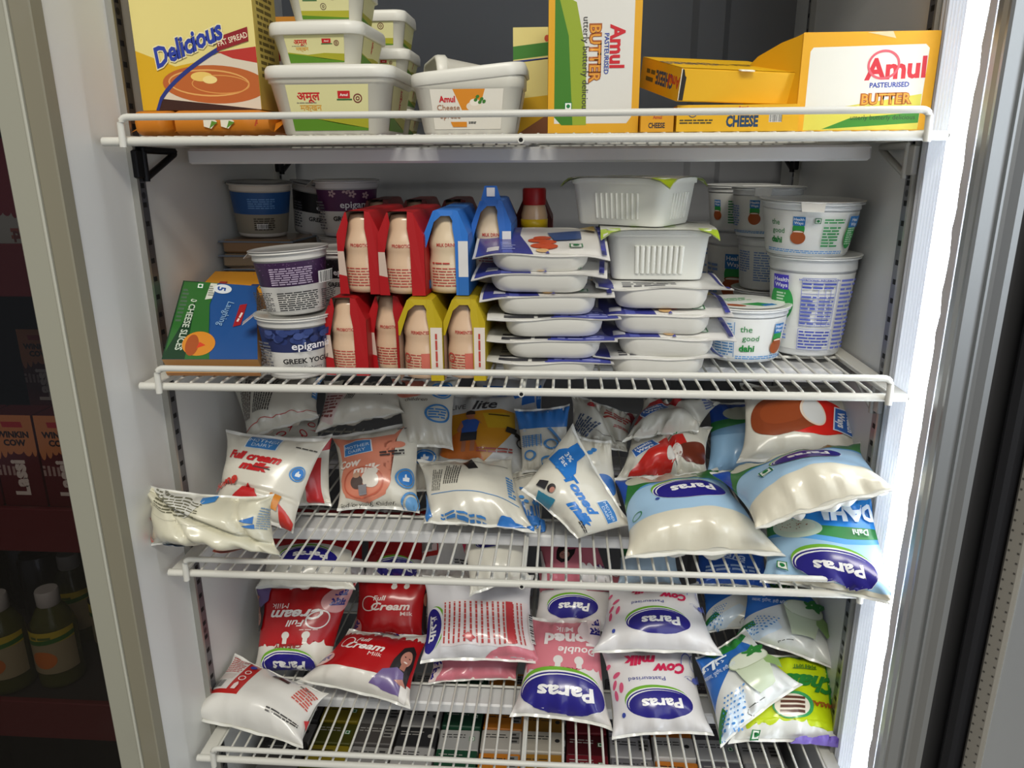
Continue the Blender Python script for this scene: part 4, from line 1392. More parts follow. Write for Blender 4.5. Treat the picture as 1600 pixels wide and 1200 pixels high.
# ------------------------------------------------------------------ milk pouches: four corners each (bottom left, bottom right, top right, top left)
PC = {
'S3a': ((-0.340,-0.015,-0.361), (-0.218,-0.010,-0.372), (-0.225,0.006,-0.316), (-0.349,-0.000,-0.305)),
'S3b': ((-0.323,0.071,-0.369), (-0.232,0.060,-0.384), (-0.205,0.119,-0.303), (-0.322,0.123,-0.297)),
'S3c': ((-0.303,0.131,-0.311), (-0.229,0.158,-0.292), (-0.235,0.207,-0.260), (-0.355,0.205,-0.261)),
'S3e': ((-0.311,0.169,-0.339), (-0.232,0.171,-0.338), (-0.242,0.200,-0.304), (-0.319,0.199,-0.305)),
'S3d': ((-0.275,0.121,-0.389), (-0.211,0.124,-0.384), (-0.216,0.161,-0.314), (-0.283,0.160,-0.316)),
'S3f': ((-0.204,0.119,-0.387), (-0.111,0.119,-0.387), (-0.115,0.183,-0.299), (-0.220,0.169,-0.319)),
'S3g': ((-0.233,0.153,-0.307), (-0.135,0.175,-0.291), (-0.143,0.210,-0.267), (-0.239,0.212,-0.265)),
'S3h': ((-0.134,0.160,-0.328), (-0.078,0.159,-0.328), (-0.077,0.208,-0.258), (-0.157,0.208,-0.259)),
'S3i': ((-0.132,0.167,-0.386), (-0.087,0.168,-0.386), (-0.091,0.202,-0.327), (-0.136,0.201,-0.328)),
'S3j': ((-0.106,0.159,-0.366), (0.011,0.161,-0.364), (-0.003,0.227,-0.280), (-0.093,0.224,-0.283)),
'S3k': ((-0.001,0.150,-0.351), (0.053,0.150,-0.350), (0.052,0.187,-0.282), (-0.011,0.184,-0.288)),
'S3k2': ((-0.062,0.220,-0.309), (0.022,0.218,-0.311), (0.025,0.248,-0.268), (-0.064,0.247,-0.269)),
'S3l': ((-0.100,0.084,-0.382), (0.019,0.078,-0.386), (-0.012,0.162,-0.337), (-0.119,0.155,-0.341)),
'S3n': ((-0.010,0.127,-0.397), (0.026,0.109,-0.407), (0.020,0.164,-0.343), (-0.053,0.163,-0.368)),
'S3m': ((0.003,0.082,-0.340), (0.061,0.060,-0.382), (0.116,0.078,-0.375), (0.054,0.137,-0.288)),
'S3o': ((0.052,0.172,-0.325), (0.117,0.167,-0.330), (0.129,0.197,-0.297), (0.052,0.216,-0.276)),
'S3p': ((0.060,0.120,-0.374), (0.108,0.120,-0.373), (0.098,0.153,-0.312), (0.059,0.156,-0.307)),
'S3q': ((0.101,0.128,-0.347), (0.202,0.133,-0.343), (0.213,0.188,-0.306), (0.121,0.183,-0.310)),
'S3r': ((0.109,0.145,-0.309), (0.193,0.161,-0.301), (0.224,0.203,-0.281), (0.136,0.204,-0.280)),
'S3s': ((0.207,0.169,-0.355), (0.285,0.171,-0.353), (0.291,0.220,-0.283), (0.211,0.218,-0.286)),
'S3t': ((0.221,0.100,-0.312), (0.358,0.099,-0.312), (0.357,0.183,-0.252), (0.237,0.181,-0.253)),
'S3u': ((0.105,0.020,-0.380), (0.256,0.028,-0.376), (0.212,0.139,-0.336), (0.100,0.119,-0.343)),
'S3v': ((0.216,-0.010,-0.331), (0.329,-0.014,-0.287), (0.331,0.075,-0.279), (0.195,0.095,-0.324)),
'S3w': ((0.236,0.030,-0.406), (0.344,-0.032,-0.391), (0.331,0.036,-0.317), (0.247,0.085,-0.352)),
'S4a': ((-0.360,0.028,-0.595), (-0.221,0.003,-0.603), (-0.211,0.062,-0.584), (-0.336,0.106,-0.570)),
'S4b': ((-0.254,0.083,-0.585), (-0.119,0.061,-0.597), (-0.109,0.137,-0.556), (-0.208,0.140,-0.555)),
'S4c': ((-0.318,0.112,-0.598), (-0.226,0.114,-0.595), (-0.202,0.172,-0.508), (-0.327,0.167,-0.516)),
'S4d': ((-0.223,0.189,-0.605), (-0.123,0.191,-0.602), (-0.122,0.233,-0.530), (-0.221,0.231,-0.533)),
'S4e': ((-0.297,0.098,-0.475), (-0.183,0.099,-0.474), (-0.200,0.180,-0.445), (-0.310,0.177,-0.446)),
'S4f': ((-0.112,0.088,-0.557), (0.023,0.091,-0.555), (0.013,0.172,-0.494), (-0.122,0.169,-0.496)),
'S4g': ((-0.110,0.116,-0.608), (-0.006,0.123,-0.603), (0.016,0.172,-0.569), (-0.115,0.168,-0.572)),
'S4h': ((-0.009,0.060,-0.600), (0.103,0.053,-0.606), (0.091,0.144,-0.529), (0.012,0.142,-0.531)),
'S4i': ((0.011,0.139,-0.546), (0.104,0.140,-0.545), (0.132,0.198,-0.496), (0.015,0.198,-0.496)),
'S4j': ((-0.054,0.086,-0.469), (0.012,0.102,-0.455), (0.002,0.147,-0.417), (-0.073,0.143,-0.421)),
'S4k': ((0.078,0.067,-0.521), (0.217,0.069,-0.519), (0.199,0.142,-0.479), (0.099,0.139,-0.481)),
'S4l': ((0.101,0.039,-0.606), (0.209,0.046,-0.601), (0.194,0.118,-0.544), (0.090,0.114,-0.548)),
'S4m': ((0.208,0.013,-0.587), (0.297,0.056,-0.541), (0.248,0.107,-0.512), (0.192,0.086,-0.537)),
'S4n': ((0.209,0.140,-0.542), (0.328,0.154,-0.534), (0.334,0.204,-0.505), (0.211,0.200,-0.507)),
'S4o': ((0.240,0.113,-0.526), (0.342,0.086,-0.545), (0.351,0.162,-0.492), (0.259,0.162,-0.491)),
'S4p': ((0.223,0.040,-0.605), (0.339,0.041,-0.604), (0.350,0.118,-0.548), (0.257,0.117,-0.549)),
'S4q': ((0.022,0.149,-0.492), (0.108,0.149,-0.492), (0.084,0.205,-0.445), (0.014,0.199,-0.450)),
'S4r': ((0.110,0.149,-0.489), (0.184,0.151,-0.487), (0.181,0.202,-0.444), (0.112,0.200,-0.446)),
'S4s': ((0.198,0.149,-0.485), (0.284,0.148,-0.486), (0.285,0.195,-0.446), (0.203,0.195,-0.447)),
'S4t': ((-0.301,0.199,-0.525), (-0.202,0.201,-0.523), (-0.211,0.268,-0.456), (-0.315,0.268,-0.457)),
'S4u': ((-0.202,0.199,-0.522), (-0.125,0.201,-0.520), (-0.131,0.266,-0.455), (-0.213,0.264,-0.457)),
'S4v': ((-0.132,0.199,-0.519), (-0.064,0.201,-0.518), (-0.072,0.262,-0.456), (-0.141,0.261,-0.458)),
}
NAVY, GRN = '#231c80', '#6fae2a'
def pouch(key, label, printer, T1=.021, T2=.013, body='#dcd9cc', wr=.0013, pinch=.12, sag=.15, folds=(), vp=.075, group=None, cat='pouch', name='milk_pouch', seal='#e4e4de'):
    C = np.array(PC[key])
    seed = sum(ord(c) for c in key) * 7
    pl = Pillow(C, T1, T2, seed, wr, pinch, sag, folds, vp)
    mb = MB()
    n = 56
    x = np.linspace(-1, 1, n + 1)
    X, Y = np.meshgrid(x, x * .96)
    m = M(body, .34, 'film')
    mb.grid(pl.pos(X.ravel(), Y.ravel(), 1).reshape(n + 1, n + 1, 3), m)
    mb.grid(pl.pos(X.ravel(), Y.ravel(), -1).reshape(n + 1, n + 1, 3), m, flip=True)
    if printer:
        printer(Print(mb, pl, F))
    org = (C[0] + C[1]) / 2 - pl.n * T2 * .5
    o = mb.build(name, origin=tuple(org))
    tag(o, label, cat, group)
    for s, nm in ((-1, 'bottom_seal'), (1, 'top_seal')):
        mb = MB()
        k = 30
        xs = np.linspace(-1, 1, k + 1)
        rows = []
        for v in (.945, .99, 1.03):
            u, P = pl.flat(xs, np.full(k + 1, s * v))
            rp = (.0012 * (v - .94) / .08) * np.sin(9 * u + seed) + .0006 * np.sin(21 * u + seed * 2)
            rows.append(P + pl.n * rp[:, None])
        P = np.array(rows)
        ms = M(seal, .3, 'film')
        mb.grid(P + pl.n * .0003, ms, flip=(s < 0))
        mb.grid(P - pl.n * .0003, ms, flip=(s > 0))
        q = mb.build(nm, o)
        q.data.transform(Matrix.Translation(-Vector(org)))
    return o

# ---- prints
def paras(L, x, y, k, rot=180, word='Paras'):
    c, s = math.cos(R(rot)), math.sin(R(rot))
    def at(a, b2):
        return (x + (a * c - b2 * s) * k, y + (a * s + b2 * c) * k)
    L.ell(*at(.06, -.12), .98 * k, .60 * k, GRN, rot - 6)
    L.ell(*at(.02, -.035), .99 * k, .58 * k, '#eeeeee', rot - 4)
    L.ell(*at(.015, -.015), .97 * k, .55 * k, NAVY, rot - 3)
    L.ell(*at(.03, -.01), .90 * k, .50 * k, '#eeeeee', rot - 3)
    L.ell(*at(.0, .03), .90 * k, .51 * k, NAVY, rot - 2)
    L.text(word, *at(-.04, .02), .36 * k, '#f1f0ee', rot, .035, 0, 1.05)
def md(L, x, y, k, rot=0):
    c, s = math.cos(R(rot)), math.sin(R(rot))
    L.poly([(-.5, -.32), (.5, -.32), (.46, .30), (.25, .36), (0, .40), (-.25, .36), (-.46, .30)], '#dfe8f0', (x, y), k * 1.08, rot)
    L.poly([(-.5, -.32), (.5, -.32), (.46, .30), (.25, .36), (0, .40), (-.25, .36), (-.46, .30)], '#3a7fc4', (x, y), k, rot)
    L.text('MOTHER', x - .12 * k * s * -1 * -1, y + .10 * k * c, .17 * k, '#cfe0ee', rot, .0, 0, .95)
    L.text('DAIRY', x + .14 * k * s, y - .14 * k * c, .17 * k, '#cfe0ee', rot, .0, 0, .95)
def thumb(L, x, y, r, rot=0):
    L.ring(x, y, r, r * .16, '#4a8fd0'); L.ell(x, y, r * .74, r * .74, '#2f7fd0')
    L.poly([(-.3, -.3), (.25, -.3), (.32, .05), (.05, .08), (.02, .36), (-.12, .3), (-.14, 0), (-.3, 0)], '#eef3f8', (x, y), r * 1.1, rot)
def smallprint(L, x0, y0, x1, y1, n, c='#3a3a3a', rot=0, seed=3):
    if abs(rot) > 45:
        cx, cy, w, h = (x0 + x1) / 2, (y0 + y1) / 2, (x1 - x0) / 2, (y1 - y0) / 2
        x0, y0, x1, y1 = cx - h, cy - w, cx + h, cy + w
    L.lines(x0, y0, x1, y1, n, c, rot, .5, seed)
def hindi_blob(L, x, y, k, rot=180, col=NAVY):
    L.text('मदर\nदूध', x, y, .22 * k, col, rot, .05)
def woman(L, x, y, k, rot=0, top='#6d5a8e'):
    c, s = math.cos(R(rot)), math.sin(R(rot))
    def at(a, b2):
        return (x + (a * c - b2 * s) * k, y + (a * s + b2 * c) * k)
    L.poly([(-.30, -.9), (.34, -.9), (.40, .1), (.30, .62), (.02, .80), (-.24, .62), (-.34, .1)], '#201a1c', (x, y), k, rot)
    L.poly([(-.62, -.9), (-.48, -.35), (-.14, -.12), (.12, -.2), (.30, -.9)], top, (x, y), k, rot)
    L.ell(*at(.02, .28), .20 * k, .28 * k, '#b98070', rot)
    L.rect(*[v for v in (at(.02, -.02)[0] - .09 * k, at(.02, -.02)[1] - .12 * k, at(.02, -.02)[0] + .09 * k, at(.02, -.02)[1] + .12 * k)], '#a8705e', rot)
    L.ell(*at(-.06, .32), .03 * k, .02 * k, '#2a1c1a'); L.ell(*at(.10, .32), .03 * k, .02 * k, '#2a1c1a'); L.ell(*at(.02, .14), .07 * k, .025 * k, '#e8dcd4', rot)
    L.poly([(-.1, -.55), (.14, -.40), (.30, -.58), (.24, -.72), (.08, -.62)], '#b98070', (x, y), k, rot)
    L.poly([(.14, -.95), (.40, -.95), (.44, -.62), (.12, -.60)], '#e4e0da', (x, y), k, rot)
def red_cream(L, up=True, wom=None, ell=True):
    """red full cream print; up: reads upright, else upside down"""
    A = L.A
    r = 0 if up else 180
    s = 1 if up else -1
    L.rect(-A, -1, A, 1, '#e3dfd6')
    if up:
        L.drip(-A, A, -.55, .70, '#b20d15', .0)
        L.drip(-A, A, .70, .72, '#b20d15', -.10, 4)
    else:
        L.drip(-A, A, -.30, .97, '#b20d15', .12, 6)
        for x in (-.12, .22):
            L.ell(x * A, -.20, .07, .09, '#e3dfd6'); L.rect(x * A - .04, -.40, x * A + .04, -.2, '#e3dfd6')
    def at(a, b2):
        return (s * a, s * b2)
    return at
def p_red_up(L):
    A = L.A
    at = red_cream(L, True)
    L.text('Full', -A * .20, .48, .16, '#f3eeea', 0, .02, .2); L.text('Cream', -A * .12, .24, .24, '#f3eeea', 0, .03, .25); L.ring(-A * .46, .36, .20, .03, '#f3eeea'); L.text('Milk', A * .10, .0, .13, '#f0dcd8', 0, .0)
    L.ell(-A * .66, -.32, .30, .26, '#e4b9b4'); L.text('मदर', -A * .68, -.30, .20, NAVY, 20, .05)
    woman(L, A * .58, -.14, .82, -6)
    L.text('CREAMY', A * .05, .86, .09, '#7a4038', 180, .02)
    L.ell(A * .0, 1.05, .5, .18, NAVY)
def p_red_down(L):
    A = L.A
    red_cream(L, False)
    L.text('Full', -A * .0, .08, .15, '#f3eeea', 180, .02, .2); L.text('Cream', -A * .02, .28, .24, '#f3eeea', 180, .03, .25); L.ring(A * .36, .16, .22, .03, '#f3eeea'); L.text('Milk', -A * .30, .50, .13, '#f0dcd8', 180, .0)
    smallprint(L, A * .1, -.10, A * .4, -.05, 1, '#e4b9b4')
    L.ell(A * .64, .62, .36, .32, '#d79a9a'); hindi_blob(L, A * .64, .66, .75)
    L.text('CREAMY', -A * .05, -.45, .09, '#9a2a26', 180, .03)
    woman(L, -A * .82, .40, .62, 182)
    paras(L, -A * .02, -.86, .52)
def p_red_back(L):
    A = L.A
    L.rect(-A, -1, A, 1, '#b20d15')
    L.text('Full', -A * .20, .28, .15, '#eadfd8', 0, .02, .2); L.text('Cream', A * .02, .02, .24, '#eadfd8', 0, .03, .25); L.ring(-A * .42, .10, .24, .03, '#eadfd8'); L.text('Milk', A * .34, -.22, .13, '#e0c8c4')
    for x in (.05, .28):
        L.ell(x * A, .62, .06, .08, '#e3dfd6'); L.rect(x * A - .04, .64, x * A + .04, .9, '#e3dfd6')
    L.rect(-A, .82, A, 1, '#e3dfd6')
    L.poly([(A * .70, -1), (A, -1), (A, .7), (A * .78, .5)], '#2a1c1e'); L.ell(A * .86, .2, .12, .2, '#a8705e')
    L.ell(-A * .74, -.66, .26, .28, '#c67a78'); L.text('मदर', -A * .74, -.62, .18, '#241f70', 60, .05)
def pink(L, yb=-.25, word=True, hindi=True):
    A = L.A
    L.rect(-A, -1, A, 1, '#e2dedb')
    L.drip(-A, A, yb, .97, '#d97f8c', .12, 9)
    for x in (-.1, .26):
        L.ell(x * A, yb + .10, .07, .09, '#e2dedb'); L.rect(x * A - .04, yb - .06, x * A + .04, yb + .10, '#e2dedb')
    L.text('ACTIVE', A * .0, yb - .10, .085, '#8e2c30', 180, .03)
def p_pink_front(L):
    A = L.A
    pink(L, -.02)
    L.text('Double', A * .25, .28, .15, '#f4ecec', 180, .02, .15); L.text('Toned', A * .14, .52, .24, '#f4ecec', 180, .05); L.text('Milk', -A * .02, .74, .12, '#f4e0e2', 180)
    L.ell(A * .72, .72, .40, .30, '#e8d8da'); hindi_blob(L, A * .70, .80, .65)
    paras(L, A * .02, -.56, .66)
def p_pink_top(L):
    A = L.A
    pink(L, .30); L.text('Double', A * .3, .80, .2, '#f4ecec', 180, .02, .15)
    paras(L, -A * .05, -.42, .62)
def p_pink_low(L):
    A = L.A
    L.rect(-A, -1, A, 1, '#d47a88'); L.text('Toned', -A * .1, .30, .3, '#f4ecec', 0, .04); L.text('Milk', 0, -.22, .22, '#f4e0e2', 0, .0)
    L.ell(-A * .80, -.55, .5, .5, '#e6d2cf'); L.text('मदर\nदूध', -A * .74, -.42, .3, NAVY, 0, .05)
def p_pink_woman(L):
    A = L.A
    L.rect(-A, -1, A, 1, '#cf7281'); woman(L, -A * .1, .1, .6, 160, '#a03a5a'); L.poly([(-A, -1), (-A * .6, -1), (-A * .8, .2), (-A, .3)], '#dcd6d4'); L.text('मदर', A * .62, -.5, .2, NAVY, 180, .05); L.drip(A * .1, A, -1, -.5, '#e2dedb', .1, 3, True)
def p_cow(L):
    A = L.A
    L.rect(-A, -1, A, 1, '#e6e4e4')
    paras(L, A * .02, -.42, .60)
    L.text('Pasteurised', -A * .12, .16, .10, '#2f3a94', 180, .0)
    L.text('Cow', A * .26, .40, .24, '#cf2352', 180, .05, .3, .85); L.text('milk', -A * .16, .62, .24, '#cf2352', 180, .05, .3, .85)
    for x, y, r in ((-.62, .30, 30), (-.70, .08, 60), (-.55, -.0, 80), (-.80, .52, 20), (-.68, -.16, 95)):
        L.ell(x * A, y, .12, .05, '#d8577c', r, 14)
    c = '#5a66b8'
    for a0, a1, x, y, rx, ry in ((20, 170, .62, .45, .18, .34), (190, 330, .70, .20, .20, .10), (90, 250, .80, .52, .14, .20), (0, 360, .74, .12, .12, .08), (30, 150, .56, .16, .12, .06), (200, 340, .88, .34, .10, .3)):
        p = ellipse_pts(rx, ry, 14, a0, a1); q = ellipse_pts(rx * .9, ry * .9, 14, a0, a1)
        L.poly(p + q[::-1], c, (x * A, y))
    L.ell(-A * .55, -.60, .04, .05, '#3a4aa0')
def chaach(L, rot=0):
    A = L.A
    L.rect(-A, -1, A, 1, '#dfe1dd')
    L.poly([(-A, -.42), (-A * .1, .30), (A * .66, -.18), (A * .74, .2), (A * .2, 1), (-A, 1)], '#2b6cc0')
    L.poly([(-A * .55, 1), (A * .55, 1), (A * .60, .80), (A * .2, .66), (-A * .3, .74)], '#2f8a3a')
    L.poly([(-A, -.75), (-A * .6, -.40), (-A * .52, -.55), (-A * .9, -1), (-A, -1)], '#2f7a3c')
    L.poly([(-A * .9, -1), (-A * .45, -.5), (-A * .2, -.25), (-A * .1, -.5), (-A * .4, -1)], '#d3e2ee')
    rr = random.Random(2)
    for i in range(6):
        for j in range(9):
            L.ell(-A * .80 + i * .085 + j * .045, -.95 + j * .085 - i * .01, .022, .022, '#3f86c8', n=6)
    L.poly([(-A * .10, .10), (A * .52, .10), (A * .36, -.62), (A * .02, -.62)], '#c2cdb0')
    L.poly([(A * .40, .15), (A * .74, -.2), (A * .6, -.5), (A * .40, -.2)], '#8fb06a')
    L.ell(A * .21, .12, .42 * min(1, A), .22, '#d6dcc8', -10); L.ring(A * .21, .12, .42 * min(1, A), .02, '#aab694', -10, .22)
    for x, y, r in ((.30, .20, 20), (.38, .26, 70), (.34, .34, 40), (.46, .30, 10), (.44, .22, 100), (.26, .26, 150), (.40, .16, 130), (.52, .24, 50)):
        L.ell(x * A, y, .11, .045, '#2f7d35', r, 10)
    L.text('छाछ', -A * .40, .46, .24, '#e6eef4', -6, .04); L.text('मसाला, पुदीना, हरी मिर्च', -A * .34, .22, .08, '#dbe6f0', -6, .0, 0, .7)
    smallprint(L, -A * .2, -.80, A * .02, -.77, 1, '#55584f', 20)
def p_green(L):
    A = L.A
    L.rect(-A, -1, A, 1, '#e0e1da')
    L.drip(-A, A, -.60, .97, '#c3d80f', .12, 5)
    L.poly([(-A, .97), (-A, .82), (-A * .2, .88), (A * .30, .88), (A * .60, .66), (A * .76, -.45), (A, -.6), (A, .97)], '#3a9a22')
    rr = random.Random(3)
    for k in range(16):
        t = k / 15
        L.ell(A * (.0 + .80 * t ** .6), .92 - 1.3 * t ** 2.2, .02, .02, '#d9e04a', n=6)
    L.text('Chaach', A * .12, .22, .36, '#1f7a2c', 178, .045, .35)
    L.text('MASALA', A * .42, -.24, .12, '#a84a1c', 180, .03)
    L.text('मसाला', A * .18, .60, .12, '#4a7a1c', 180, .02)
    L.ell(A * .02, -.30, .30, .30, '#3a9a5a'); L.ell(0, -.32, .25, .25, '#e4dccb')
    for y in (-.46, -.36, -.26, -.16):
        L.rect(-.17, y - .03, .17, y + .03, '#5a3424')
    L.ell(-A * .62, -.10, .30, .10, '#a08a1c', 10); L.veg(-A * .42, -.86, .07)
    L.ell(A * .50, -.98, .5, .14, '#7a62c0')
def paras_blue(L, yb=-.45, up=True):
    """light blue curd pouch, print upside down in view"""
    A = L.A
    L.rect(-A, -1, A, 1, '#dcd6c2')
    L.rect(-A, yb, A, 1, '#a5c8e4')
    L.poly([(-A, .10), (-A * .6, .36), (A * .2, .50), (A, .42), (A, 1), (-A, 1)], '#5f9fd8')
    L.poly([(-A, .0), (-A * .78, .20), (-A * .5, .42), (-A * .1, .55), (A * .5, .54), (A, .50), (A, 1), (-A, 1)], '#2f7a35')
    L.poly([(-A, .20), (-A * .82, .36), (-A * .6, .8), (-A * .6, 1), (-A, 1)], '#2450b0')
    L.ell(-A * .20, .72, .58, .22, '#c9c8b4')
def p_paras_blue(L):
    A = L.A
    paras_blue(L, -.42)
    paras(L, A * .06, .10, .50)
    L.ell(-A * .34, -.06, .03, .03, '#33469a'); L.ring(-A * .66, -.30, .12, .02, '#3a8a5a', 40, .08)
def p_paras_blue2(L):
    A = L.A
    paras_blue(L, -.50)
    paras(L, A * .12, .12, .48)
    L.veg(-A * .34, -.10, .10, 15)
def p_paras_dahi(L):
    A = L.A
    L.rect(-A, -1, A, 1, '#dcd6c2')
    L.rect(-A, -.86, A, 1, '#9fc4e2')
    L.poly([(-A, .05), (-A * .4, .12), (A * .3, .0), (A, .1), (A, 1), (-A, 1)], '#5aa0dc')
    L.poly([(-A, .10), (-A * .3, .22), (A * .35, .12), (A, .18), (A, 1), (-A, 1)], '#2f8040')
    L.poly([(-A * .2, .42), (A, .36), (A, 1), (-A * .5, 1)], '#1f86dc')
    L.ell(-A * .28, .34, .46, .26, '#c4d4c2'); L.ell(-A * .28, .38, .36, .16, '#d2d8c4')
    rr = random.Random(7)
    for k in range(26):
        a, q = rr.uniform(0, 6.28), rr.random() ** .5
        L.ell(-A * .28 + .36 * q * math.cos(a), .38 + .15 * q * math.sin(a), .014, .010, '#8e4a30', n=6)
    L.text('DAHI', A * .48, .64, .30, '#dfeaf4', 180, .05, 0, .95)
    L.text('Dahi', A * .55, .26, .12, '#d8e6e0', 180, .03)
    paras(L, A * .18, -.52, .60)
    L.veg(-A * .44, -.62, .09)
def p_paras_blue_hidden(L):
    A = L.A
    L.rect(-A, -1, A, 1, '#6f9cc4'); L.rect(-A, .3, A, 1, '#1f52b4'); L.poly([(-A, .1), (A, .5), (A, .66), (-A, .36)], '#2f8040'); L.ell(A * .0, .62, .42, .22, '#c9ccb8'); L.rect(-A, -1, A, .0, '#8db6da')
def p_fullcream(L):
    A = L.A
    md(L, -A * .10, .78, .50, -4)
    L.text('Full cream', -A * .16, .40, .19, '#c01d22', -4, .05, .3, .85); L.text('milk', -A * .08, .16, .19, '#c01d22', -4, .06, .3); L.rect(-A * .1, .12, A * .16, .15, '#4a3c3a', -6)
    thumb(L, A * .60, .14, .17)
    smallprint(L, A * .38, .68, A * .78, .73, 1, '#4a4a46', -5)
    L.poly([(-.12, -.3), (.12, .02), (.34, -.26), (.30, -.62), (-.12, -.62)], '#c8282a', (-A * .18, -.28), 1.0)
    L.rect(-A * .10, -.78, -A * .02, -.62, '#ead9d0'); L.ell(A * .02, -.62, .05, .06, '#ead9d0')
    L.text('home', -A * .55, -.30, .2, '#cf3a30', 30, .03, .3)
    L.poly([(-.1, 0), (.1, -.03), (.06, -.30), (-.06, -.26)], '#d98a30', (A * .36, -.42)); L.poly([(-.1, .1), (.34, -.2), (.40, -.5), (.0, -.3)], '#c8342a', (A * .52, -.66))
def p_back_md(L, blue='#3a7fc4'):
    A = L.A
    L.rect(-A * .88, -.82, A * .9, -.80, '#c0524a'); smallprint(L, -A * .72, -.6, -A * .42, .8, 6, '#5a4a48', 75); smallprint(L, -A * .35, -.6, -A * .0, .8, 8, '#4a4644', 75, 5)
    L.rect(A * .72, -.2, A * .92, .95, '#4f8fd0'); L.lines(A * .73, -.1, A * .9, .9, 8, '#d8e6f2', 0)
def p_crumpled(L):
    A = L.A
    L.poly([(-A * .62, .95), (A * .05, .95), (-A * .1, .35), (-A * .16, .22), (-A * .62, .82)], '#d6d5cc')
    L.lines(-A * .60, .30, A * .0, .92, 9, '#6a6852', -12, .45, 4)
    L.poly([(-A * .02, .92), (A * .1, .97), (A * .1, .82), (A * .02, .78)], '#3f86c8')
    L.poly([(A * .44, .30), (A * .62, .40), (A * .60, .16), (A * .50, .22)], '#3572b8'); L.poly([(A * .46, .12), (A * .62, .14), (A * .62, -.02), (A * .55, .02)], '#3572b8')
    L.lines(A * .66, -.1, A * .92, .6, 9, '#7f98b0', -14, .45, 5)
    L.poly([(-A * .95, -.1), (-A * .88, -.02), (-A * .94, -.2)], '#d8573a'); L.poly([(-A * .90, -.62), (-A * .80, -.5), (-A * .72, -.8), (-A * .84, -.86)], '#d8573a')
    L.poly([(-A * .55, -.97), (-A * .2, -.97), (-A * .3, -.86), (-A * .5, -.82)], '#4a7fb8'); L.poly([(A * .0, -.97), (A * .3, -.97), (A * .14, -.84)], '#d8573a')
    L.rect(-A * .62, .0, A * .5, .008, '#a39f8c', -9)
def p_redpart(L):
    A = L.A
    L.rect(A * .15, -1, A * .55, .35, '#c8262a'); L.poly([(-A, .4), (A, .6), (A, .9), (-A, .9)], '#b8282c')
def p_reddraw(L):
    A = L.A
    for x, y, r in ((-.5, .2, 20), (.1, .3, 70), (.4, -.2, 120), (-.1, -.3, 40), (.65, .3, 0)):
        L.ring(x * A, y, .22, .05, '#c8343a', r, .14); L.poly([(-.2, 0), (.2, .03), (.2, -.03)], '#c8343a', (x * A, y - .3), 1, r)
def p_cowmilk(L):
    A = L.A
    p = '#dd8a70'
    L.poly([(-A * .98, .95), (-A * .7, .62), (-A * .66, .30), (-A * .60, .0), (-A * .72, -.3), (-A * .55, -.75), (-A * .1, -.92), (A * .18, -.72), (A * .28, -.35), (A * .12, -.05), (A * .1, .2), (A * .16, .55), (A * .36, .62), (A * .44, .90), (A * .30, .72), (A * .05, .72), (-A * .4, .80)], p)
    L.ell(A * .36, .44, .17, .08, p, -5); L.ell(-A * .20, -.38, .50, .46, p)
    md(L, -A * .30, .50, .52, 3)
    L.text('Cow', -A * .44, .10, .20, '#f3e6dc', 4, .04, .25, .85); L.text('milk', -A * .12, -.10, .19, '#f3e6dc', 6, .04, .25)
    L.ring(-A * .20, -.42, .38, .03, '#c8674e'); L.ell(-A * .05, -.38, .14, .2, '#e4ddd2', 10); L.ell(-A * .02, -.20, .10, .09, '#e4ddd2'); L.ell(-A * .28, -.42, .12, .16, '#5a4a46'); L.ell(-A * .28, -.25, .07, .07, '#c59a80'); L.rect(-A * .25, -.72, -A * .1, -.5, '#8c8a90')
    thumb(L, A * .56, -.36, .22); L.ring(A * .66, -.88, .24, .04, '#4a8fd0'); L.ell(A * .66, -.88, .16, .14, '#6aa3d8')
    L.text('Good for young children', -A * .18, -.88, .075, '#3a3630', 2, .0, .25)
    smallprint(L, A * .10, .16, A * .5, .30, 2, '#26242a', 4); smallprint(L, A * .34, .78, A * .7, .83, 1, '#5a5856', 4)
def p_table(L):
    A = L.A
    L.rect(-A * .3, .35, -A * .12, .9, '#1d1c1e', -15)
    L.rect(-A * .85, -.85, -A * .30, .25, '#d9c5c0', -20); L.lines(-A * .8, -.75, -A * .34, .15, 7, '#8e4a48', -20)
    smallprint(L, -A * .2, -.3, -A * .05, .3, 5, '#4a4446', 75); smallprint(L, A * .2, -.1, A * .5, .9, 7, '#4a4446', 75, 8); L.bars(A * .72, .45, .3, .42, rot=-75)
def p_thumbs(L):
    A = L.A
    L.ell(-A * .45, .72, .42, .36, '#d9806c'); L.ell(-A * .6, .8, .16, .14, '#5a4a46'); thumb(L, A * .45, .60, .26); L.ring(A * .35, -.12, .28, .05, '#3f86c8'); L.lines(A * .1, -.28, A * .6, .04, 4, '#3f86c8'); L.text('children', -A * .2, .30, .10, '#3a3630', 2, 0, .25)
def p_thumb1(L):
    thumb(L, -L.A * .1, .2, .3)
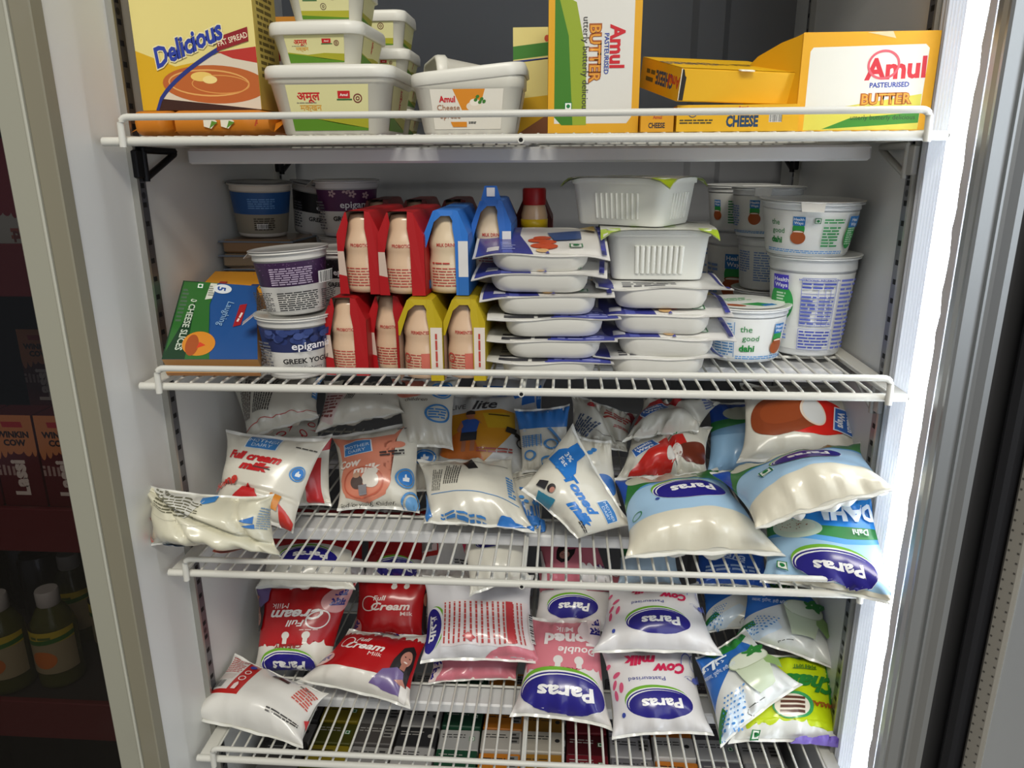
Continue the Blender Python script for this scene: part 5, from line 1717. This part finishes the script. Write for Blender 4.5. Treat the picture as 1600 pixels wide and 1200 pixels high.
def p_livelite(L):
    A = L.A
    L.rect(-A, -1, A, 1, '#c9cac8')
    L.poly([(-A, .38), (A * .3, .56), (A * .62, .46), (A * .62, .1), (A * .30, -.36), (A * .05, -.72), (-A * .5, -.62), (-A, -.4)], '#c98a1e')
    L.poly([(A * .0, .44), (A * .62, .46), (A * .62, .1), (A * .1, .05)], '#c9a022'); L.poly([(-A, -.4), (-A * .2, .1), (A * .05, -.72), (-A * .5, -.62)], '#c46a22')
    L.text('LIVE', -A * .48, .64, .13, '#3c3c40', 4, .0, 0, 1.05); L.text('lite', A * .02, .68, .24, '#3c3c40', 4, .02, .35)
    x = -A * .20
    L.rect(x - .10, -.50, x - .03, -.22, '#a86a4c'); L.rect(x + .04, -.50, x + .11, -.22, '#a86a4c'); L.rect(x - .13, -.26, x + .13, -.04, '#23262e')
    L.poly([(-.15, .24), (-.05, .28), (.06, .28), (.16, .22), (.12, -.06), (-.12, -.06)], '#2a52a0', (x, .0)); L.poly([(-.15, .24), (-.22, .02), (-.16, -.06), (-.10, .1)], '#a86a4c', (x, 0)); L.poly([(.14, .22), (.22, .08), (.06, .30), (.02, .26)], '#a86a4c', (x, .02))
    L.rect(x - .03, .26, x + .04, .32, '#a86a4c'); L.ell(x, .38, .075, .09, '#a86a4c'); L.poly([(-.08, .0), (.08, .0), (.07, .08), (0, .11), (-.07, .08)], '#2a1c18', (x, .39))
    L.rect(A * .1, .36, A * .48, .39, '#4a3a1a', -3)
    L.rect(A * .40, -.06, A * .62, .08, '#2a2824', -15); L.rect(A * .58, -.16, A * .74, -.06, '#2a2824', -30)
    L.ring(A * .72, -.28, .12, .03, '#3a3a40'); L.lines(-A * .05, -.54, A * .5, -.42, 2, '#9a3a30'); L.text('TONED MILK', A * .0, -.86, .07, '#3f86c8', 0, .03)
def p_bluedeco(L):
    A = L.A
    L.rect(-A, .35, A, 1, '#3076c4'); L.rect(-A * .62, .25, -A * .5, .36, '#c8d4e0')
    for k in range(6):
        L.rect(-A * .7, .10 - .06 * k, -A * .1, .12 - .06 * k, '#3f86c8'); L.rect(-A * .65 + .09 * k, -.25, -A * .65 + .09 * k + .025, .12, '#3f86c8')
    for x, y in ((-.4, -.5), (.2, -.2), (.1, -.7), (.6, -.5)):
        L.ring(x * A, y, .16, .05, '#3f86c8')
    L.poly([(A * .1, .3), (A * .5, -.2), (A * .56, -.14), (A * .18, .34)], '#3f86c8')
def p_bluetop(L):
    A = L.A
    L.rect(-A, -1, A, 1, '#b9bcc0'); L.poly([(-A * .6, .5), (A * .55, .3), (A * .6, -.3), (A * .2, -.6), (-A * .2, -.1), (-A * .6, .1)], '#2468bc'); L.ell(A * .75, -.1, .2, .7, '#2468bc'); L.text('3%', A * .76, 0, .2, '#9cc0e4', 10)
def p_toned_back(L):
    A = L.A
    L.rect(-A * .02, .40, A * .12, .78, '#222022', 12)
    smallprint(L, -A * .62, -.2, -A * .42, .5, 5, '#6a6a66', 78); smallprint(L, -A * .36, -.1, -A * .12, .6, 7, '#55534f', 78, 6)
    L.lines(A * .55, -.4, A * .72, .3, 8, '#4a8fd0', -8)
    L.rect(-A * .7, -.40, A * .7, -.385, '#4a8fd0', -9); L.rect(-A * .62, .66, A * .7, .672, '#6a6a66', -6)
    L.poly([(-A, .0), (-A * .88, -.2), (-A * .66, -.9), (-A * .8, -.97), (-A, -.6)], '#3576bc'); L.poly([(A * .2, -.97), (A * .9, -.97), (A * .9, -.9), (A * .3, -.88)], '#2f78c8')
    L.lines(-A * .5, -.96, A * .1, -.84, 2, '#3a7fc4', -6)
def p_toned(L):
    A = L.A
    L.text('Toned', A * .10, -.06, .31, '#2478cc', -2, .05, .3, .82); L.text('milk', A * .34, -.46, .31, '#2478cc', -2, .06, .3, .9)
    md(L, A * .50, .40, .56, -4)
    L.poly([(-.10, .34), (.10, .34), (.12, .1), (.24, -.06), (.26, -.3), (-.26, -.3), (-.24, -.06), (-.12, .1)], '#2478cc', (-A * .44, .34), 1.5, -8)
    L.text('3%\nFat', -A * .44, .26, .15, '#dfeaf4', -8, .02)
    L.lines(A * .42, -.72, A * .74, -.60, 2, '#2a2a2c', -3)
    for x, y in ((-.46, -.10), (-.36, -.06), (-.52, -.02)):
        L.ell(x * A, y, .05, .03, '#3a86d0', 40, 8)
    L.poly([(-.2, 0), (.25, .06), (.3, -.16), (-.1, -.2)], '#2f7f9c', (-A * .28, -.82)); L.ell(-A * .28, -.60, .09, .11, '#241c1e'); L.ell(-A * .25, -.62, .06, .07, '#b98070'); L.poly([(-.12, 0), (.1, .1), (.16, -.1), (-.1, -.14)], '#2c2c30', (-A * .46, -.62))
def p_town(L):
    A = L.A
    rr = random.Random(5)
    for k in range(12):
        x = -A * .6 + k * A * .11
        L.rect(x, -.62, x + .05, -.62 + rr.uniform(.15, .6), '#3576c0'); L.ell(x + .02, rr.uniform(-.3, .1), .06, .06, '#4a90d4', n=8)
    L.rect(-A, -.9, A, -.62, '#3576c0'); L.poly([(A * .2, .2), (A * .6, .1), (A * .62, .16), (A * .2, .28)], '#3576c0'); L.rect(-A * .8, .6, A * .8, .62, '#55534f', 4)
def p_redtext(L):
    A = L.A
    L.text('P', -A * .25, .66, .30, '#c8343a', 168, .05); L.lines(A * .05, .2, A * .8, .62, 3, '#b84a44', -8); L.lines(A * .3, -.15, A * .85, -.02, 2, '#b84a44', -6); L.lines(-A * .7, -.7, -A * .1, .1, 8, '#4a5a78', 60, .6); L.poly([(A * .5, .95), (A, .8), (A, .2), (A * .8, .5)], '#8e3036')
    L.rect(-A * .1, -.62, A * .8, -.60, '#4a3a38', -4)
def p_whiteblue(L):
    A = L.A
    L.ell(A * .25, -.45, .30, .36, '#2f6fc0', 10); L.ell(-A * .2, .55, .08, .06, '#3a86d0', 40); L.ell(-A * .05, .65, .08, .06, '#3a86d0', 60)
def hw(L, x, y, k, rot):
    L.poly([(-.42, -.30), (.42, -.30), (.46, .26), (-.46, .30)], '#dfe6f2', (x, y), k * 1.1, rot); L.poly([(-.42, -.30), (.42, -.30), (.46, .26), (-.46, .30)], '#2a66bc', (x, y), k, rot)
    L.text('Health\nWays', x, y, .19 * k, '#eef2fa', rot, .04)
def p_hw_small(L):
    A = L.A
    L.poly([(-A * .55, -1), (A * .1, -1), (A * .30, .1), (A * .20, .42), (-A * .05, .30), (-A * .3, -.2)], '#c8261e')
    L.ell(A * .52, -.28, .52, .46, '#6e2f1e'); L.ell(A * .12, -.42, .17, .40, '#e0dcd6'); hw(L, -A * .42, -.06, .72, 32); L.veg(A * .0, .52, .15, 15)
def p_hw_top(L):
    A = L.A
    L.poly([(-A, -.4), (-A * .7, -.5), (A * .1, .7), (-A * .1, .9), (-A * .6, .6)], '#b8282a'); hw(L, -A * .42, .08, .85, 40); L.lines(A * .5, .3, A * .8, .8, 4, '#6a78a8', 50)
def p_hw_pot(L):
    A = L.A
    L.ell(A * .06, -.12, .66, .50, '#d81f12', -6)
    L.ell(-A * .30, -.06, .56, .54, '#8e4220', 10); L.poly([(-A * .30, .46), (-A * .08, .42), (A * .10, .32), (A * .10, -.40), (-A * .1, -.56), (-A * .3, -.58)], '#8e4220'); L.ell(-A * .28, .0, .36, .34, '#9c4a24'); L.ell(A * .08, -.04, .18, .38, '#e9d9c6', 6); L.ell(A * .085, -.04, .15, .34, '#dfe2e2', 6)
    hw(L, A * .50, -.20, .70, -100); L.veg(A * .70, -.80, .13)
    L.lines(-A * .9, .5, -A * .5, .9, 3, '#4a4644', -50); L.lines(-A * .5, .82, -A * .34, .88, 1, '#c8343a', -60)
def p_redback(L):
    A = L.A
    L.rect(-A, -1, A, 1, '#e2e0da')
    L.poly([(-A * .80, -.42), (-A * .16, -.42), (-A * .16, .96), (-A * .80, .96)], '#bd2420')
    L.rect(-A * .82, -.28, -A * .36, .97, '#e0dcd8')
    L.lines(-A * .78, .36, -A * .38, .92, 8, '#c05a54'); L.rect(-A * .8, .08, -A * .40, .30, '#d3c8c2')
    L.bars(-A * .60, -.10, .42, .26)
    L.ring(-A * .26, .44, .09, .03, '#f0dcd8'); L.ell(-A * .26, .70, .09, .08, '#3a4aa8'); L.ring(-A * .26, .16, .10, .03, '#f0dcd8'); L.poly([(-.06, -.12), (.06, -.12), (.06, .06), (0, .16), (-.06, .06)], '#f0dcd8', (-A * .26, -.16))
    L.rect(A * .06, .52, A * .30, .64, '#1d1b1c', -6)
    L.lines(A * .46, .05, A * .80, .70, 7, '#c8564e', -10); L.lines(A * .44, .60, A * .6, .68, 1, '#6a6a66')
    L.lines(A * .24, -.66, A * .72, -.52, 2, '#3a3838', -4)
    L.poly([(A * .80, -.3), (A, -.1), (A, -.6)], '#c8343a')
def p_paras_back(L):
    A = L.A
    L.rect(-A, -1, A, 1, '#e0dfe2')
    L.rect(-A * .05, .78, A * .14, .92, '#1a1a1c', -10)
    L.poly([(A * .05, -.97), (A * .9, -.97), (A * .9, -.75), (A * .3, -.72)], '#d47a88')
    L.ell(-A * .64, -.34, .30, .52, GRN, -8); L.ell(-A * .66, -.36, .28, .52, '#eeeeee', -6); L.ell(-A * .68, -.38, .27, .50, NAVY, -4)
    L.text('पारस', -A * .66, -.36, .22, '#f0f0f0', 90, .04)
    L.rect(-A * .46, -.78, A * .80, .28, '#e4dcdc')
    for k in range(16):
        x = -A * .42 + k * A * .068
        L.lines(x - .48, -.27, x + .48, -.27 + .045, 1, '#b8403e', 90, .7, k)
    L.rect(A * .36, -.74, A * .46, .24, '#b8343a'); L.bars(A * .82, -.32, .62, .16, rot=90); L.rect(-A * .14, -.70, -A * .06, -.56, '#b8343a', 45)
def p_white_low(L):
    A = L.A
    L.rect(-A, .25, A, 1, '#b20d15')
    paras(L, A * .05, -.25, .62)
def p_white_hang(L):
    A = L.A
    paras(L, A * .1, .55, .55, 200); L.poly([(-A, .2), (-A * .6, .6), (-A, 1)], '#cf2352')
def p_redplain(L):
    A = L.A
    L.rect(-A, -1, A, 1, '#a3141a'); L.drip(-A, A, -.4, .97, '#a3141a', .1, 3); L.ring(-A * .1, .2, .3, .04, '#d9b0ac'); L.poly([(-A, -1), (A, -1), (A, -.5), (-A, -.7)], '#dcd6d0'); paras(L, A * .1, -.8, .45)
def p_redwoman(L):
    A = L.A
    L.rect(-A, -1, A, 1, '#9c1519'); woman(L, -A * .2, .2, .6, 180); L.rect(-A, -1, A, -.5, '#cfc8c4')
def p_greenback(L):
    A = L.A
    L.rect(-A, -1, A, 1, '#b5cddd'); L.rect(-A, 0, -A * .2, 1, '#1f6a34'); L.rect(-A * .2, .2, A, 1, '#2a4a98'); L.lines(-A * .1, .3, A * .6, .6, 2, '#dfe8f0')
def p_blueback(L):
    A = L.A
    L.rect(-A, -1, A, 1, '#2456b0'); L.text('छाछ', 0, 0, .3, '#c8d8ee', 160); L.lines(-A * .6, -.6, A * .6, -.3, 2, '#b0c8e8')

# ---- the pouches on the third shelf
G3, G4 = 'pouches on the shelf of blue and white milk pouches', 'pouches on the shelf of red, pink and green pouches'
def P3(*a, **k):
    return pouch(*a, group=G3, **k)
def P4(*a, **k):
    return pouch(*a, group=G4, **k)
P3('S3a', 'crumpled cream coloured pouch slumped over the shelf corner by the side panel', p_crumpled, .036, .022, body='#d8d4bd', wr=.0030, pinch=.10, vp=.20, folds=((.9, .1, .07, .006), (.3, -.35, .05, .004), (.2, .62, .06, .006)))
P3('S3b', 'full cream milk pouch with red lettering and red house, behind the crumpled pouch', p_fullcream, .022, .012, wr=.0010, folds=((1.5, -.36, .04, .003),))
P3('S3c', 'milk pouch lying back side up on the full cream pouch, rows of black print', p_back_md, .019, .012)
P3('S3e', 'white pouch with small red drawings, wedged between the full cream pouch and the one above', p_reddraw, .012, .010)
P3('S3d', 'white pouch with red stripe standing behind the full cream milk pouch', p_redpart, .013, .010)
P3('S3f', 'cow milk pouch with peach coloured cow shape and blue badge', p_cowmilk, .021, .013, wr=.0009)
P3('S3g', 'pouch with nutrition table and barcode, lying behind the cow milk pouch', p_table, .017, .012)
P3('S3h', 'white pouch with two blue round badges, standing behind the cow milk pouch', p_thumbs, .014, .010)
P3('S3i', 'white pouch barely seen low between the cow milk pouch and the yellow one', p_thumb1, .012, .010)
P3('S3j', 'yellow and orange pouch with a drinking man in blue shirt', p_livelite, .020, .012, body='#cfcfca')
P3('S3k', 'white and blue pouch with drawn swirls, beside the yellow pouch', p_bluedeco, .014, .010)
P3('S3k2', 'grey pouch with blue milk bottle, up behind the yellow pouch', p_bluetop, .013, .010, body='#c2c4c6')
P3('S3l', 'toned milk pouch lying back side up, blue edge and black square, below the yellow pouch', p_toned_back, .023, .013, wr=.0016)
P3('S3n', 'white pouch with a blue drawn town, tucked under the pointed toned milk pouch', p_town, .014, .008)
P3('S3m', 'pointed toned milk pouch with blue lettering and 3% bottle, standing on its corner', p_toned, .020, .010, wr=.0012, pinch=.03)
P3('S3o', 'crumpled white pouch with red print, behind the pointed toned milk pouch', p_redtext, .016, .010, wr=.0030, folds=((.5, .2, .1, .006),))
P3('S3p', 'white pouch with blue oval, standing behind the pointed toned milk pouch', p_whiteblue, .013, .010)
P3('S3q', 'pouch with brown pot, red patch and blue badge, folded in the middle', p_hw_small, .020, .013, wr=.0026, folds=((.3, .08, .06, .007),))
P3('S3r', 'white pouch with blue badge and red edge, lying on the folded brown pot pouch', p_hw_top, .017, .010, wr=.0026, folds=((.8, .3, .08, .005),))
P3('S3s', 'light blue curd pouch with green band, behind the large brown pot pouch', p_paras_blue_hidden, .016, .010, body='#b8cadb')
P3('S3t', 'large white pouch with brown pot on red oval, on top of the blue pouches', p_hw_pot, .022, .013, wr=.0012)
P3('S3w', 'light blue curd pouch with bowl picture, drooping over the front rail by the lamp strip', p_paras_dahi, .015, .012, wr=.0014)
P3('S3v', 'light blue curd pouch lying across, one pointed end toward the lamp strip', p_paras_blue2, .026, .010, wr=.0016, sag=.3)
P3('S3u', 'light blue curd pouch lying flat at the front, its cream coloured end facing out', p_paras_blue, .030, .016, wr=.0016, sag=.3)

# ---- the pouches on the fourth shelf
P4('S4t', 'red pouch in the back row, above the leaning red full cream pouch', p_redwoman, .016, .012)
P4('S4u', 'red pouch with white drips in the back row, next to another red pouch', p_redplain, .016, .012)
P4('S4v', 'red pouch in the back row, beside the hanging white pouch', p_redback, .014, .012, body='#a3141a')
P4('S4q', 'pink pouch with a printed woman, at the back behind the pink pouches', p_pink_woman, .016, .012)
P4('S4r', 'green and blue pouch at the back, behind the upper cow milk pouch', p_greenback, .014, .010)
P4('S4s', 'deep blue pouch at the back, behind the buttermilk pouches', p_blueback, .014, .010)
P4('S4c', 'red full cream pouch leaning upright beside the side panel, print upside down', p_red_down, .020, .012, wr=.0010)
P4('S4d', 'red full cream pouch standing in the second row, print upright', p_red_back, .016, .010)
P4('S4e', 'white pouch with blue oval lying on the leaning red full cream pouch', p_white_low, .017, .012)
P4('S4g', 'pink pouch pressed flat below the pouch with rows of red print', p_pink_low, .012, .008)
P4('S4f', 'white pouch back side up, blue oval and rows of red print', p_paras_back, .024, .013, body='#dcdade', wr=.0016)
P4('S4j', 'white pouch whose tip hangs over the pouch with rows of red print', p_white_hang, .016, .010)
P4('S4i', 'pink double toned pouch of the second row, big blue oval upside down', p_pink_top, .018, .012)
P4('S4h', 'pink double toned pouch at the front, big blue oval upside down', p_pink_front, .022, .013)
P4('S4l', 'lower cow milk pouch, white with pink lettering, resting on the wires', p_cow, .022, .013, body='#dedcda')
P4('S4k', 'upper cow milk pouch, white with pink lettering, lying on the other cow milk pouch', p_cow, .024, .013, body='#dedcda', sag=.3)
P4('S4n', 'buttermilk pouch with glass picture, topmost of three under the shelf above', chaach, .015, .010)
P4('S4o', 'buttermilk pouch with glass picture, the middle one beside the lamp side panel', chaach, .016, .010)
P4('S4p', 'yellow green buttermilk pouch with green lettering, beside the lamp strip', p_green, .020, .013)
P4('S4m', 'buttermilk pouch with glass picture, turned askew in front', chaach, .021, .011, wr=.0016)
P4('S4b', 'red full cream pouch with a printed woman holding a glass, lying at the front', p_red_up, .024, .014, wr=.0012, sag=.3)
P4('S4a', 'white pouch back side up with barcode and red corner, beside the side panel', p_redback, .028, .014, wr=.0012, sag=.25)

# ------------------------------------------------------------------ small cartons stacked below the lowest pouch shelf
COLS = [('grey', '#6f6c6a', '#3a3836'), ('olive yellow', '#8a7a1c', '#4a4a14'), ('dark grey', '#4f4b49', '#8c8a88'), ('white', '#a7a5a3', '#2c2c2e'), ('green and white', '#b0b0ae', '#1f4a34'),
        ('orange and white', '#c77a22', '#b9b4ac'), ('cream', '#b5aea0', '#a2742a'), ('maroon', '#6e1822', '#4a1018'), ('pale', '#b4b2b4', '#77757a'), ('bright orange', '#c8782a', '#c2c0bc'), ('silver grey', '#a9a9ab', '#5f5c62'), ('plain grey', '#8c8c8e', '#b4b2b0')]
z5 = SZ[4] + .0048
ordn = ['first', 'second', 'third', 'fourth', 'fifth', 'sixth', 'seventh', 'eighth', 'ninth', 'tenth', 'eleventh', 'twelfth']
for c, (nm, c1, c2) in enumerate(COLS):
    w = .0505
    x = -.293 + c * .0533
    for r in range(6):
        h = .122 + .002 * math.sin(c * 1.7 + r * 2.3)
        dp = .0345
        mb = MB()
        col = c1 if (r + c) % 2 == 0 else c2
        mb.box(-w / 2, 0, 0, w / 2, dp, h, K(col), .0012)
        ink = '#2b2a2a' if lin(col)[1] > .12 else '#a9a6a2'
        fs = faces_of(w, h, dp)
        L = Print(mb, fs['front'], K, off=.0002)
        L.lines(-L.A * .8, .5, L.A * .8, .9, 4, ink, seed=c * 7 + r)
        T = Print(mb, fs['top'], K, off=.0002)
        k = (c * 5 + r * 3) % 3
        T.lines(-T.A * .85, .1, T.A * .3, .6, 2, ink, seed=c + r, fill=.35)
        if k == 0:
            T.ell(T.A * .65, .1, .18, .18, ink)
        elif k == 1:
            T.rect(T.A * .4, -.35, T.A * .9, .75, '#8e8c88'); T.lines(T.A * .43, -.3, T.A * .87, .7, 3, '#3a3838')
        else:
            T.veg(T.A * .65, .1, .2)
        o = mb.build('small_carton', loc=(x, .058 + r * .0362, z5), rot=(0, 0, R(1.2 * math.sin(c + 2 * r))))
        tag(o, '%s carton back in the %s row under the wires, %s row across' % (ordn[r], nm, ordn[c]), 'carton', 'small cartons packed under the lowest pouches')

# ------------------------------------------------------------------ the neighbouring cooler, dark, with red shelf fronts
nb = empty('drinks_cooler', (-.80, .35, FLOOR_Z))
tag(nb, 'dark drinks cooler with red shelf fronts, standing next to the fridge', 'cooler')
DK = M('#1b1716', .7)
mb = MB(); mb.box(-1.10, .62 - .04, FLOOR_Z, -.385, .60, .5, DK); buildw(mb, 'back_panel', nb)
mb = MB(); mb.box(-1.12, .0, FLOOR_Z, -1.09, .60, .5, DK); buildw(mb, 'side_panel', nb)
mb = MB(); mb.box(-.395, .05, FLOOR_Z, -.382, .60, .5, DK); buildw(mb, 'side_panel', nb)
mb = MB(); mb.box(-1.12, .0, .46, -.382, .60, .5, DK); buildw(mb, 'top_panel', nb)
gl = bpy.data.materials.new('dimming_glass')  # grey tint added to the assumed door glass to darken the cooler
gl.use_nodes = True
nt = gl.node_tree
nt.nodes.remove(nt.nodes['Principled BSDF'])
tr = nt.nodes.new('ShaderNodeBsdfTransparent'); tr.inputs[0].default_value = (.70, .70, .70, 1)
gg = nt.nodes.new('ShaderNodeBsdfGlossy'); gg.inputs['Roughness'].default_value = .08
mx = nt.nodes.new('ShaderNodeMixShader'); mx.inputs[0].default_value = .04
nt.links.new(tr.outputs[0], mx.inputs[1]); nt.links.new(gg.outputs[0], mx.inputs[2])
nt.links.new(mx.outputs[0], nt.nodes['Material Output'].inputs[0])
mb = MB(); mb.box(-1.09, .034, FLOOR_Z + .05, -.397, .040, .45, gl); buildw(mb, 'glass_door', nb)
NZ = [-.104, -.388, -.640]
for z in NZ:
    mb = MB()
    mb.box(-1.09, .080, z - .040, -.397, .088, z + .012, M('#5e0a12', .45, 'card'), .001)
    mb.box(-1.09, .088, z - .006, -.397, .57, z + .000, M('#2c2624', .6), .001)
    o = buildw(mb, 'red_shelf', nb)
def lassi(label, x, y, z, yaw=0, half=False):
    def f(L):
        A = L.A
        L.rect(-A, -1, A, 1, '#5a1016')
        L.drip(-A, A, .22, 1, '#c87a48', .12, 8)
        L.poly([(-A * .45, .86), (A * .5, .86), (A * .55, .74), (-A * .4, .74)], '#b0202a')
        L.text('WINKIN\nCOW', 0, .50, .13, '#2a1414', 0, .05)
        L.text('Lassi', -A * .05, -.36, .30, '#d8c4b8', 90, .05); L.lines(-A * .85, -.4, -A * .35, .0, 4, '#a88880', 90)
    carton('drink_carton', label, 'carton', (x, y, z), (.0490, .108, .035), '#5a1016', {'front': f}, yaw, 'lassi cartons in the neighbouring cooler')
lassi('brown lassi carton standing close to the fridge, front row on the red shelf', -.5050, .110, NZ[1] + .001)
lassi('brown lassi carton next in the front row, cut by the edge of view', -.5570, .110, NZ[1] + .001)
lassi('brown lassi carton next to the cut one, out along the front row', -.6090, .110, NZ[1] + .001)
lassi('raised lassi carton at the back, clear of the fridge edge', -.6300, .270, NZ[1] + .060)
lassi('shaded lassi carton raised at the back, half hidden by the fridge edge', -.5770, .275, NZ[1] + .056)
mb = MB(); mb.box(-.76, .20, NZ[1] + .001, -.54, .36, NZ[1] + .055, M('#1c1814', .5), .002); o = mb.build('dark_crate', origin=(-.65, .28, NZ[1] + .001)); tag(o, 'low dark crate under the raised lassi cartons in the cooler', 'crate')
def juice(label, x, y, z, c1):
    mb = MB()
    mb.lathe([(.020, 0), (.0255, .002), (.026, .008), (.025, .020), (.0255, .070), (.0235, .085), (.0165, .100), (.0105, .108), (.0105, .116)], M('#6a6a2a', .2, 'clear'), 32)
    L = Print(mb, Cone(.0262, .0262, .022, .082), lambda c: M(c, .45, 'card'), cell=.06)
    L.rect(-L.A, -1, L.A, 1, '#8a7a5c'); L.rect(-L.A, .45, L.A, 1, '#a8901c'); L.poly([(-L.A, .25), (L.A, .55), (L.A, .75), (-L.A, .45)], '#2a5a1c'); L.ell(0, -.3, .5, .4, c1); L.lines(-.4, .60, .4, .8, 1, '#4a5a1c')
    o = mb.build('juice_bottle', loc=(x, y, z))
    tag(o, label, 'bottle', 'juice bottles in the neighbouring cooler')
    mb = MB(); mb.lathe([(.0125, 0), (.0132, .001), (.0132, .018), (.0122, .020)], M('#a59c96', .45), 24); mb.build('cap', o, loc=(0, 0, .106))
    return o
nz = NZ[2] + .001
juice('juice bottle with white cap, second from the edge of view', -.5800, .140, nz, '#b8601c')
juice('juice bottle with white cap, cut by the edge of view', -.6350, .125, nz, '#a8581c')
juice('juice bottle with white cap, further back beside the fridge edge', -.5420, .200, nz, '#8e8a6a')
juice('juice bottle half hidden by the fridge edge', -.5100, .165, nz, '#a8521c')
juice('juice bottle behind the second one', -.6100, .225, nz, '#8e6a3a')
juice('juice bottle at the back beside the fridge edge', -.5650, .270, nz, '#7a6a3a')
def can(label, x, y, z):
    mb = MB(); mb.lathe([(.022, 0), (.026, .004), (.026, .098), (.0225, .104), (.0225, .106), (.021, .1045), (.003, .1045)], M('#4a4a50', .3, 'metal'), 32)
    o = mb.build('drink_can', loc=(x, y, z)); tag(o, label, 'can', 'drink cans in the neighbouring cooler')
for i, (x, y, t) in enumerate(((-.680, .26, 'beside the juice bottles'), (-.730, .30, 'behind the cut juice bottle'), (-.665, .33, 'behind another can, near the bottles'), (-.620, .36, 'at the back, second from the fridge edge'), (-.720, .36, 'at the back, in the rear corner'))):
    can('dark drink can %s in the cooler' % t, x, y, nz)
def pouchdrink(label, x, y, z, col):
    def f(L):
        L.rect(-L.A, -1, L.A, 1, '#8a8680'); L.drip(-L.A, L.A, -.3, 1, col, .12, 4); L.lines(-L.A * .5, -.8, L.A * .6, -.55, 2, '#7a3a2c')
        L.text('par', 0, -.66, .2, '#5a2a22', 0, .04)
    carton('drink_carton', label, 'carton', (x, y, z), (.050, .110, .04), '#8a8680', {'front': f}, 0, 'milkshake cartons in the neighbouring cooler')
pouchdrink('red and white milkshake carton on the uppermost red shelf, beside the fridge edge', -.5050, .115, NZ[0] + .001, '#6a1420')
pouchdrink('dark milkshake carton on the uppermost red shelf, cut by the edge of view', -.5600, .130, NZ[0] + .001, '#2a1a1e')
